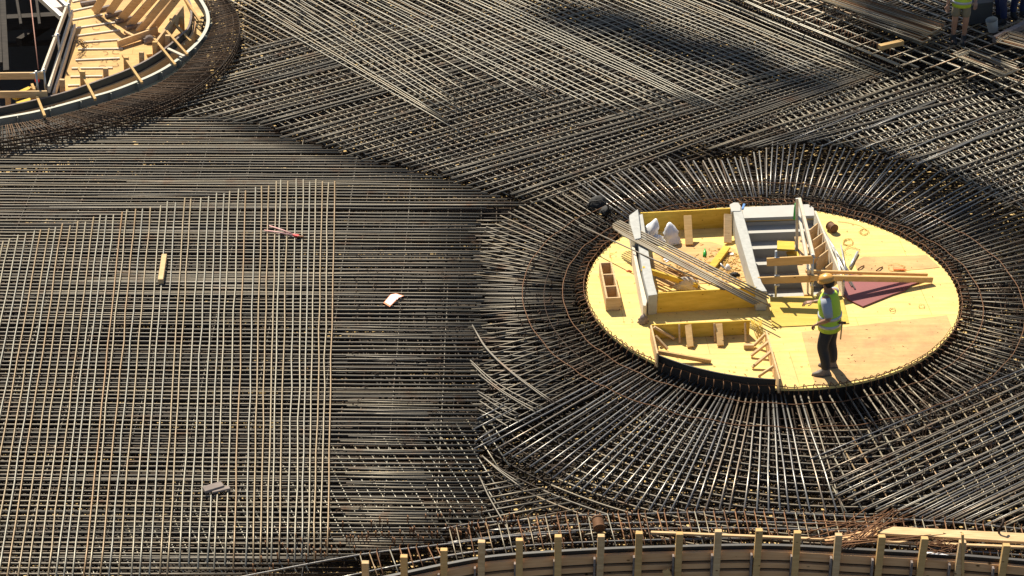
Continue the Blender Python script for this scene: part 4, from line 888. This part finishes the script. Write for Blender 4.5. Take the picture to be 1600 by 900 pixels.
blob('brown_bundle', (234, 66), ZT, .14, .12, .16, 'greywood', 'dark brown bundle behind the loose board on the tan deck', 'bundle', (0, 0), 31)
wz = MB()
for i in range(30):
    x, y_ = (R_.gauss(168, 12), R_.gauss(36, 7)) if i < 12 else (R_.uniform(120, 190), R_.uniform(60, 120)); a0 = R_.uniform(0, 6)
    wz.tube([W(x + 6 * math.cos(a0 + t * .7), y_ + 3 * math.sin(a0 + t * .7), ZT + .015) for t in range(6)], .004, 4)
for i in range(10):
    a = W(118 + R_.uniform(-4, 4), 62 + R_.uniform(-6, 12), ZT + .2); b = W(130 + R_.uniform(0, 9), 68 + R_.uniform(0, 9), ZT + .01); wz.tube([a, a.lerp(b, .5) + Vector((0, 0, .08)), b], .006, 4)
tag(wz.build('deck_wire_litter', M['tie']), 'loose wire ends and litter on the tan deck', 'litter', kind='stuff')
rt = thing('left_guard_rail', W(85, 150, ZT), 'timber guard rail along the dark void at the far left', 'guard rail')
for (a, za), (b, zb_) in ((((-30, 119), ZT + .55), ((68, 118), ZT + .55)), (((-30, 148), ZT + .28), ((74, 147), ZT + .28)), (((66, 116), ZT + .55), ((112, -8), ZT + .55)), (((76, 140), ZT + .30), ((113, 20), ZT + .30)), (((84, 150), ZT + .08), ((117, 42), ZT + .08))):
    MB().beam(W(*a, za), W(*b, zb_), .045, .14).build('rail', M['white'] if a[0] > 0 else M['timber'], rt, .003)
for x, y in ((66, 116), (88, 60), (105, 13), (54, 119)):
    p = W(x, y, ZT + .58); MB().tube([p + Vector((.03, .03, -.65)), p + Vector((.03, .03, .10))], .022, 8).build('post', M['galv'], rt); MB().tube([p + Vector((-.08, 0, .05)), p + Vector((.08, .02, .07))], .012, 6).build('clamp', M['galv'], rt)
tag(MB().tube([W(47, -6, .6), W(60, 108, .3) ], .012, 8).build('hoist_rope', M['rope']), 'thin red brown rope hanging in the dark void at the far left', 'rope')
for i, (a, b, z, w_, h_, m) in enumerate((((58, -8), (97, 28), .3, .10, .12, 'galv'), ((84, -8), (108, 14), .32, .08, .1, 'galv'))):
    tag(MB().beam(W(*a, z), W(*b, z), w_, h_).build('steel_beam', M[m], None, .004), ['longer grey steel beam slanting down to the guard rail at the far left', 'shorter grey steel beam beside the white box at the far left'][i], 'steel beam')
tag(MB().beam(W(74, -2, .3), W(92, 16, .3), .2, .14).build('white_box', M['sack2'], None, .01), 'white box between the two grey steel beams', 'box')
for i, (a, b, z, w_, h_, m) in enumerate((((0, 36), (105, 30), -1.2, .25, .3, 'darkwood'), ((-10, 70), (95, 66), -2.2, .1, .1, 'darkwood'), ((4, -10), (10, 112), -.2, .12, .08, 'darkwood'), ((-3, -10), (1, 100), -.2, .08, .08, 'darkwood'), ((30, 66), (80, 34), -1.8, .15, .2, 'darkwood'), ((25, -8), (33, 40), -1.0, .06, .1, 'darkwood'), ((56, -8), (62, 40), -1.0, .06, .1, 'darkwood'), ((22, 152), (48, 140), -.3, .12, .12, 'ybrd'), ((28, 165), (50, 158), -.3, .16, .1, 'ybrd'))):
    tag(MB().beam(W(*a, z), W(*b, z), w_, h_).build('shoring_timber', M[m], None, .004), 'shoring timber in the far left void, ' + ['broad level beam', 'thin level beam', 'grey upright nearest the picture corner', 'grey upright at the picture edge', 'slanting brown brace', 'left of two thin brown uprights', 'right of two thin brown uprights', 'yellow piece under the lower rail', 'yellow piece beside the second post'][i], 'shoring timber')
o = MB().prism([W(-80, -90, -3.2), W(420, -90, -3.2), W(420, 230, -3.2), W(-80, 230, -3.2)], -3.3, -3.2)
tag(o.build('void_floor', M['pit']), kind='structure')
tag(MB().tube([W(58, 124, .6), W(58, 126, .6)], .05, 10).build('red_cap', M['red']), 'small red cap on the lower rail at the far left', 'cap')
# ================================================================== top right: stirrup heaps, beams, block, bucket
def stirrup(a, b, wdt, z, r=.011, tone=.5):
    A, B = W(*a, z), W(*b, z); d = (B - A).normalized(); nn = Vector((-d.y, d.x, 0)) * wdt
    return MB().tube([A, B, B + nn, A + nn, A], r, 5, tone)
def heap(n, a, b, spread, wd, lab, grp, z0=.32):
    for i in range(n):
        dx, dy = R_.uniform(-spread, spread), R_.uniform(-spread * .6, spread * .6); aa = (a[0] + dx, a[1] + dy); bb = (b[0] + dx * .6 + R_.uniform(-6, 6), b[1] + dy + R_.uniform(-3, 3))
        tag(stirrup(aa, bb, wd * R_.uniform(.8, 1.1), z0 + .012 * i, .011, R_.uniform(0, 1)).build('stirrup_frame', M['pale' if R_.random() < .35 else 'rust' if R_.random() < .4 else 'grey']), lab, 'stirrup', grp)
heap(34, (1280, -8), (1455, 50), 9, .35, 'long rectangular steel stirrup in the heap left of the worker in shorts', 'stirrups heaped left of the worker in shorts')
heap(22, (1345, 28), (1440, 62), 8, .30, 'short steel stirrup in the lower front heap left of the worker in shorts', 'stirrups in front of the long heap')
heap(16, (1492, 86), (1565, 116), 6, .42, 'rectangular steel stirrup in the small heap below the bucket', 'stirrups heaped below the bucket')
heap(26, (1562, 62), (1680, 96), 7, .38, 'long steel stirrup in the heap at the right edge beside the bucket', 'stirrups heaped at the right edge')
tag(MB().beam(W(1374, 74, .40), W(1410, 66, .40), .12, .10).build('timber_bearer', M['timber2'], None, .005), 'timber bearer under the heap of stirrups', 'timber')
tag(MB().beam(W(1555, 62, .42), W(1640, 18, .42), .13, .13).build('timber_beam', M['greywood'], None, .005), 'grey timber beam slanting to the right edge behind the bucket', 'timber')
tag(MB().prism([W(1514, 38, .3), W(1549, 34, .3), W(1550, 14, .3), W(1514, 16, .3)], .28, .75).build('concrete_block', M['pit'], None, .01), 'dark concrete block behind the worker in shorts', 'block')
for i, (x, y) in enumerate(((1398, 39), (1463, 46))): tag(MB().prism([W(x - 4, y + 2, .5), W(x + 2, y + 4, .5), W(x + 4, y - 3, .5), W(x, y - 4, .5)], .5, .52).build('plastic_scrap', M['sack']), ['white plastic scrap on the long stirrups', 'white plastic scrap at the knee bend of the stirrups beside the worker'][i], 'scrap')
c = W(1552, 48, .32); rt = thing('bucket', c, 'dirty white bucket standing tilted on the bars beside the dark block', 'bucket'); d = Vector((-.25, -.1, 1)).normalized()
mb = MB(); mb.tube([c, c + d * .02, c + d * .26, c + d * .27], .12, 18, cap=False); 
for i, vv in enumerate(mb.v):
    t = (vv - c).dot(d); ax = c + d * t; mb.v[i] = ax + (vv - ax) * (.85 + .8 * t)
mb.build('shell', M['conc2'], rt); MB().tube([c + d * .005, c + d * .02], .10, 16).build('bottom', M['conc2'], rt); MB().tube([c + d * .12, c + d * .14], .08, 14).build('contents', M['rust'], rt)
MB().tube([c + d * .255, c + d * .275], .131, 18, cap=False).build('rim', M['conc'], rt)
# ================================================================== people
def loft(mb, secs, n=16):       # secs: (centre, side vec, front vec) ellipses
    b = len(mb.v)
    for c, x, y in secs:
        for k in range(n):
            a = 2 * math.pi * k / n; mb.v.append(Vector(c) + x * math.cos(a) + y * math.sin(a)); mb.t.append(.4)
    for i in range(len(secs) - 1):
        for k in range(n):
            f = (b + i*n + k, b + i*n + (k+1) % n, b + (i+1)*n + (k+1) % n, b + (i+1)*n + k); mb.f.append(f); mb.sm.append(True)
    mb.f.append(tuple(b + k for k in range(n))[::-1]); mb.f.append(tuple(b + (len(secs)-1)*n + k for k in range(n))); mb.sm += [True, True]
    return mb
def skinmesh(nodes, edges, sub_=2):
    me = bpy.data.meshes.new('tmp'); me.from_pydata([tuple(n[0]) for n in nodes], edges, []); o = bpy.data.objects.new('tmp', me); COL.objects.link(o)
    m = o.modifiers.new('s', 'SKIN'); 
    for i, n in enumerate(nodes):
        sv = me.skin_vertices[0].data[i]; r = n[1]; sv.radius = (r, r) if not isinstance(r, tuple) else r; sv.use_root = (i == 0)
    m.use_smooth_shade = True; s_ = o.modifiers.new('d', 'SUBSURF'); s_.levels = sub_; s_.render_levels = sub_
    dg = bpy.context.evaluated_depsgraph_get(); ev = o.evaluated_get(dg); e = ev.to_mesh()
    mb = MB(); mb.v = [Vector(v_.co) for v_ in e.vertices]; mb.f = [tuple(p_.vertices) for p_ in e.polygons]; mb.t = [.4] * len(mb.v); mb.sm = [True] * len(mb.f)
    ev.to_mesh_clear(); bpy.data.objects.remove(o); bpy.data.meshes.remove(me); return mb
def person(P0, head, torso, label, legs, arms, cols, lean=.03, face_down=.12, tapes=True, shorts=False, tilt=0, helmet=True):
    rt = thing('person', P0, label, 'person')
    fw = Vector((math.cos(torso), math.sin(torso), 0)); lf = Vector((-fw.y, fw.x, 0)); up = Vector((0, 0, 1)); P0 = Vector(P0)
    g = lambda f, l, z: P0 + fw * f + lf * l + up * z
    hip = lambda s: g(-.02, .10 * s, .92)
    nodes = [(g(-.01, 0, .97), .13), (g(0, 0, 1.10), (.12, .11)), (g(lean, 0, 1.28), (.15, .12)), (g(lean, 0, 1.43), (.10, .085)), (g(lean + .015, 0, 1.51), .058), (g(lean + .04, 0, 1.57), .062), (g(lean + .045, 0, 1.64), .088), (g(lean + .03, 0, 1.72), .075)]
    edges = [(i, i + 1) for i in range(7)]
    for s, (kn, an) in zip((1, -1), legs):
        b = len(nodes); nodes += [(hip(s), .098), (g(*kn), .066), (g(kn[0] * .5 + an[0] * .5 - .02, kn[1] * .5 + an[1] * .5, (kn[2] + an[2]) / 2 + .04), .060), (g(*an), .040), (g(an[0] + .02, an[1], .05), .042), (g(an[0] + .14, an[1], .035), .034)]
        edges += [(0, b), (b, b+1), (b+1, b+2), (b+2, b+3), (b+3, b+4), (b+4, b+5)]
    hands = []
    for s, (el, wr_) in zip((1, -1), arms):
        b = len(nodes); sh_ = g(lean - .01, .185 * s, 1.42); e = g(*el); w_ = g(*wr_)
        nodes += [(sh_, .062), (e, .043), (e.lerp(w_, .4), .043), (w_, .028)]; edges += [(3, b), (b, b+1), (b+1, b+2), (b+2, b+3)]; hands.append((s, e, w_))
    mb = skinmesh(nodes, edges)
    for s, e, w_ in hands:      # palm, four fingers, thumb
        d = (w_ - e).normalized(); sd = d.cross(up).normalized() if abs(d.z) < .9 else fw.cross(d).normalized(); nn = sd.cross(d).normalized()
        loft(mb, [(w_ - d * .02, sd * .028, nn * .02), (w_ + d * .03, sd * .040, nn * .018), (w_ + d * .08, sd * .042, nn * .014), (w_ + d * .092, sd * .036, nn * .010)], 10)
        for k, ln in enumerate((.075, .085, .08, .06)):
            p = w_ + d * .082 + sd * (.031 - .0205 * k); q = p + d * ln * .5 - nn * ln * .18; mb.tube([p, q, q + d * ln * .3 - nn * ln * .36, q + d * ln * .34 - nn * ln * .60], .0088, 6, r2=.0068)
        p = w_ + d * .02 + sd * .03 * s; mb.tube([p, p + sd * .03 * s + d * .025 - nn * .01, p + sd * .035 * s + d * .06 - nn * .025], .011, 6, r2=.008)
    hc = g(lean + .045, 0, 1.645); f2 = (fw * math.cos(face_down) - up * math.sin(face_down)).normalized(); u2 = lf.cross(f2) * -1 if lf.cross(f2).z < 0 else lf.cross(f2)
    mb.tube([hc + f2 * .088 + u2 * .02, hc + f2 * .112 - u2 * .018, hc + f2 * .09 - u2 * .026], .013, 6)      # nose
    for s in (1, -1): mb.tube([hc + lf * s * .088 + u2 * .02, hc + lf * s * .097 - u2 * .0, hc + lf * s * .088 - u2 * .03], .013, 6)      # ears
    body = mb.build('body', M[cols['skin']], rt)
    for s in (1, -1): MB().tube([hc + f2 * .086 + lf * s * .032 + u2 * .012, hc + f2 * .091 + lf * s * .032 + u2 * .012], .010, 8).build('eye', M['black'], rt)
    MB().tube([hc + f2 * .088 - u2 * .05 + lf * .022, hc + f2 * .092 - u2 * .05, hc + f2 * .088 - u2 * .05 - lf * .022], .005, 5).build('mouth', M['rust'], rt)
    loft(MB(), [(hc - f2 * .03 - u2 * .06, lf * .07, f2 * .055), (hc - f2 * .03 - u2 * .02, lf * .094, f2 * .075), (hc - f2 * .022 + u2 * .04, lf * .097, f2 * .09), (hc - f2 * .01 + u2 * .09, lf * .075, f2 * .08), (hc + u2 * .115, lf * .03, f2 * .04)]).build('hair', M['hair'], rt)
    if helmet:
        hm = thing; c_ = hc + u2 * .035
        he = MB(); prof = [(0, 1.0), (.035, 1.0), (.07, .92), (.10, .74), (.118, .48), (.126, .18)]
        loft(he, [(c_ + u2 * h_ - f2 * .004, lf * .104 * r_, f2 * .120 * r_) for h_, r_ in prof], 24)
        loft(he, [(c_ + f2 * .032 - u2 * .012, lf * .086, f2 * .110), (c_ + f2 * .032 + u2 * .002, lf * .092, f2 * .114), (c_ + f2 * .012 + u2 * .016, lf * .092, f2 * .106)], 24)
        h_o = he.build('helmet', M['helmet'], rt)
        for k in (-1, 0, 1): MB().tube([c_ + lf * .035 * k + f2 * x + u2 * (z_ - .012 * abs(k)) for x, z_ in ((.12, .05), (.08, .108), (0, .129), (-.07, .112), (-.12, .055))], .008, 6).build('ridge', M['helmet'], rt)
    # trousers
    tr_ = [(g(-.01, 0, 1.00), .135), (g(-.01, 0, .93), .135)]; te = [(0, 1)]
    for s, (kn, an) in zip((1, -1), legs):
        b = len(tr_)
        if shorts: tr_ += [(hip(s) - up * .04, .115), (g(kn[0], kn[1], kn[2] + .06), .098)]; te += [(1, b), (b, b+1)]
        else: tr_ += [(hip(s) - up * .04, .118), (g(*kn), .088), (g(kn[0]*.5 + an[0]*.5 - .02, kn[1]*.5 + an[1]*.5, (kn[2] + an[2]) / 2), .080), (g(an[0] - .0, an[1], .10), .076)]; te += [(1, b), (b, b+1), (b+1, b+2), (b+2, b+3)]
    skinmesh(tr_, te).build('shorts' if shorts else 'trousers', M[cols['trousers']], rt)
    MB().tube([g(-.01 + .145 * math.sin(t), .165 * math.cos(t), 1.0) for t in [k * math.pi / 8 for k in range(17)]], .016, 6).build('belt', M['black'], rt)
    for s, (kn, an) in zip((1, -1), legs):      # boots
        t = head[0 if s > 0 else 1]; bf = Vector((math.cos(t), math.sin(t), 0)); bl = Vector((-bf.y, bf.x, 0)); c_ = g(an[0], an[1], 0)
        bo = MB(); loft(bo, [(c_ + up * .17, bl * .055, bf * .06), (c_ + up * .11 + bf * .005, bl * .055, bf * .065), (c_ + up * .075 + bf * .03, bl * .052, bf * .095), (c_ + up * .045 + bf * .06, bl * .052, bf * .14), (c_ + up * .012 + bf * .06, bl * .054, bf * .148)], 16); b_o = bo.build('boot', M[cols['boots']], rt)
        b_o['wl'] = tuple(rt.location); so_ = MB(); loft(so_, [(c_ + up * .014 + bf * .06, bl * .056, bf * .15), (c_ + up * .0 + bf * .06, bl * .056, bf * .15)], 16); so_.build('sole', M['black'], b_o); del b_o['wl']
    # shirt with sleeves, vest
    sh_m = MB(); loft(sh_m, [(g(0, 0, .93), lf * .175, fw * .13), (g(.0, 0, 1.1), lf * .175, fw * .13), (g(lean, 0, 1.3), lf * .19, fw * .14), (g(lean, 0, 1.42), lf * .185, fw * .115), (g(lean, 0, 1.475), lf * .11, fw * .085), (g(lean + .01, 0, 1.51), lf * .07, fw * .07)])
    for s, (el, wr_) in zip((1, -1), arms):
        a_ = g(lean - .01, .155 * s, 1.42); e = g(*el); d = (e - a_).normalized(); x = d.cross(fw).normalized(); y = x.cross(d); loft(sh_m, [(a_ - d * .03, x * .065, y * .068), (a_ + d * .06, x * .072, y * .078), (a_.lerp(e, .6), x * .068, y * .072), (a_.lerp(e, .92), x * .062, y * .064)], 12)
    sh_m.build('shirt', M[cols['shirt']], rt)
    if cols.get('vest'):
        ve = MB(); loft(ve, [(g(-.01, 0, .82), lf * .195, fw * .165), (g(-.0, 0, .95), lf * .20, fw * .17), (g(.0, 0, 1.12), lf * .195, fw * .155), (g(lean, 0, 1.30), lf * .196, fw * .155), (g(lean, 0, 1.42), lf * .165, fw * .125), (g(lean - .01, 0, 1.475), lf * .125, fw * .095), (g(lean - .01, 0, 1.495), lf * .085, fw * .08)], 24)
        vo = ve.build('safety_vest', M[cols['vest']], rt); vo['wl'] = tuple(rt.location)
        for z0 in (.90, 1.05):
            loft(MB(), [(g(-.0, 0, z0), lf * .2035, fw * .1735), (g(.0, 0, z0 + .055), lf * .2025, fw * .171)], 24).build('reflective_band', M['tape'], vo)
        del vo['wl']
    return rt
P = W(1290, 578, ZP); tor = math.atan2(.50, -.86)
person((P.x, P.y, ZP), (math.radians(182), math.radians(172)), tor, 'person in an orange helmet and yellow green vest standing on the round yellow platform',
       [((.03, .13, .50), (-.06, .14, .09)), ((.00, -.10, .50), (-.05, -.12, .09))], [((-.10, .27, 1.16), (.10, .20, .97)), ((.10, -.27, 1.16), (.33, -.13, 1.13))],
       dict(skin='skin', trousers='trous', shirt='shirt', vest='vest', boots='shoe'), .03, .35)
rt = [o for o in COL.objects if o.name == 'person'][0]; rt.scale = (1.10, 1.10, .965)
# tool pouch hanging at his belt
hp = Vector((P.x, P.y, ZP)) + Vector((math.cos(tor), math.sin(tor), 0)) * -.17
rt = thing('tool_hammer', hp + Vector((.04, -.04, .6)), 'hammer hanging from the belt of the person in the orange helmet', 'hammer')
MB().tube([hp + Vector((.04, -.04, .98)), hp + Vector((.03, -.06, .66))], .012, 6).build('handle', M['timber2'], rt); MB().beam(hp + Vector((-.02, -.05, .96)), hp + Vector((.10, -.03, .95)), .03, .03).build('head', M['rust'], rt, .003)
P = W(1497, 66, .30); person((P.x, P.y, .30), (math.radians(250), math.radians(280)), math.radians(265), 'person in khaki shorts and a yellow vest standing at the top right',
       [((.05, .11, .50), (-.02, .11, .09)), ((.03, -.11, .50), (-.03, -.11, .09))], [((.0, .27, 1.12), (.22, .25, 1.0)), ((-.02, -.28, 1.14), (.06, -.29, .84))],
       dict(skin='skin2', trousers='khaki', shirt='conc', vest='vest', boots='trous'), .03, .3, shorts=True)
P = W(1562, 34, .30); person((P.x, P.y, .30), (math.radians(200), math.radians(190)), math.radians(200), 'person in navy overalls standing behind the bucket at the top right',
       [((.05, .11, .50), (-.02, .11, .09)), ((.03, -.11, .50), (-.03, -.11, .09))], [((.0, .27, 1.12), (.22, .15, .9)), ((.1, -.26, 1.14), (.3, -.15, .95))],
       dict(skin='skin2', trousers='navy', shirt='navy', boots='trous'), .03, .3)
P = W(1590, 26, .30); person((P.x, P.y, .30), (math.radians(300), math.radians(290)), math.radians(290), 'person in dark clothes nearest the top right corner',
       [((.05, .11, .50), (-.02, .11, .09)), ((.03, -.11, .50), (-.03, -.11, .09))], [((.0, .27, 1.12), (.22, .15, .9)), ((.1, -.26, 1.14), (.3, -.15, .95))],
       dict(skin='skin2', trousers='navy', shirt='trous', boots='trous'), .03, .3)
# unseen panels added high along the sun ray to cast soft shadows below
sd = -Vector((SH.x * math.cos(SUN_EL), SH.y * math.cos(SUN_EL), -math.sin(SUN_EL)))
rt = thing('added_shade_panels', W(1000, 50, 0) + sd * 105, 'unseen panels added above the picture to cast soft shadows', 'shade panel')
for (x, y), (a, b, h), ang in (((925, 30), (2.6, 1.6, .3), -.4), ((1010, 55), (2.0, 1.2, .3), -.5), ((1110, 82), (2.8, 1.5, .3), -.4), ((1535, 58), (5.6, 3.4, .4), .1), ((1240, 125), (2.4, .8, .3), -.5), ((1400, 262), (5.0, 1.1, .3), -.5), ((1540, 340), (2.6, .9, .3), -.8)):
    c = W(x, y, 0) + sd * 105; u_ = Vector((math.cos(ang), math.sin(ang), 0)); v_ = Vector((-u_.y, u_.x, 0))
    MB().prism([c - u_*a*.5 - v_*b*.3, c - v_*b*.5, c + u_*a*.5 - v_*b*.25, c + u_*a*.45 + v_*b*.3, c + u_*a*.1 + v_*b*.5, c - u_*a*.4 + v_*b*.4], c.z - h/2, c.z + h/2).build('panel', M['galv'], rt, .03); MB().tube([c, c + Vector((0, 0, 8))], .02, 6).build('shade_panel_cable', M['tie'], rt)
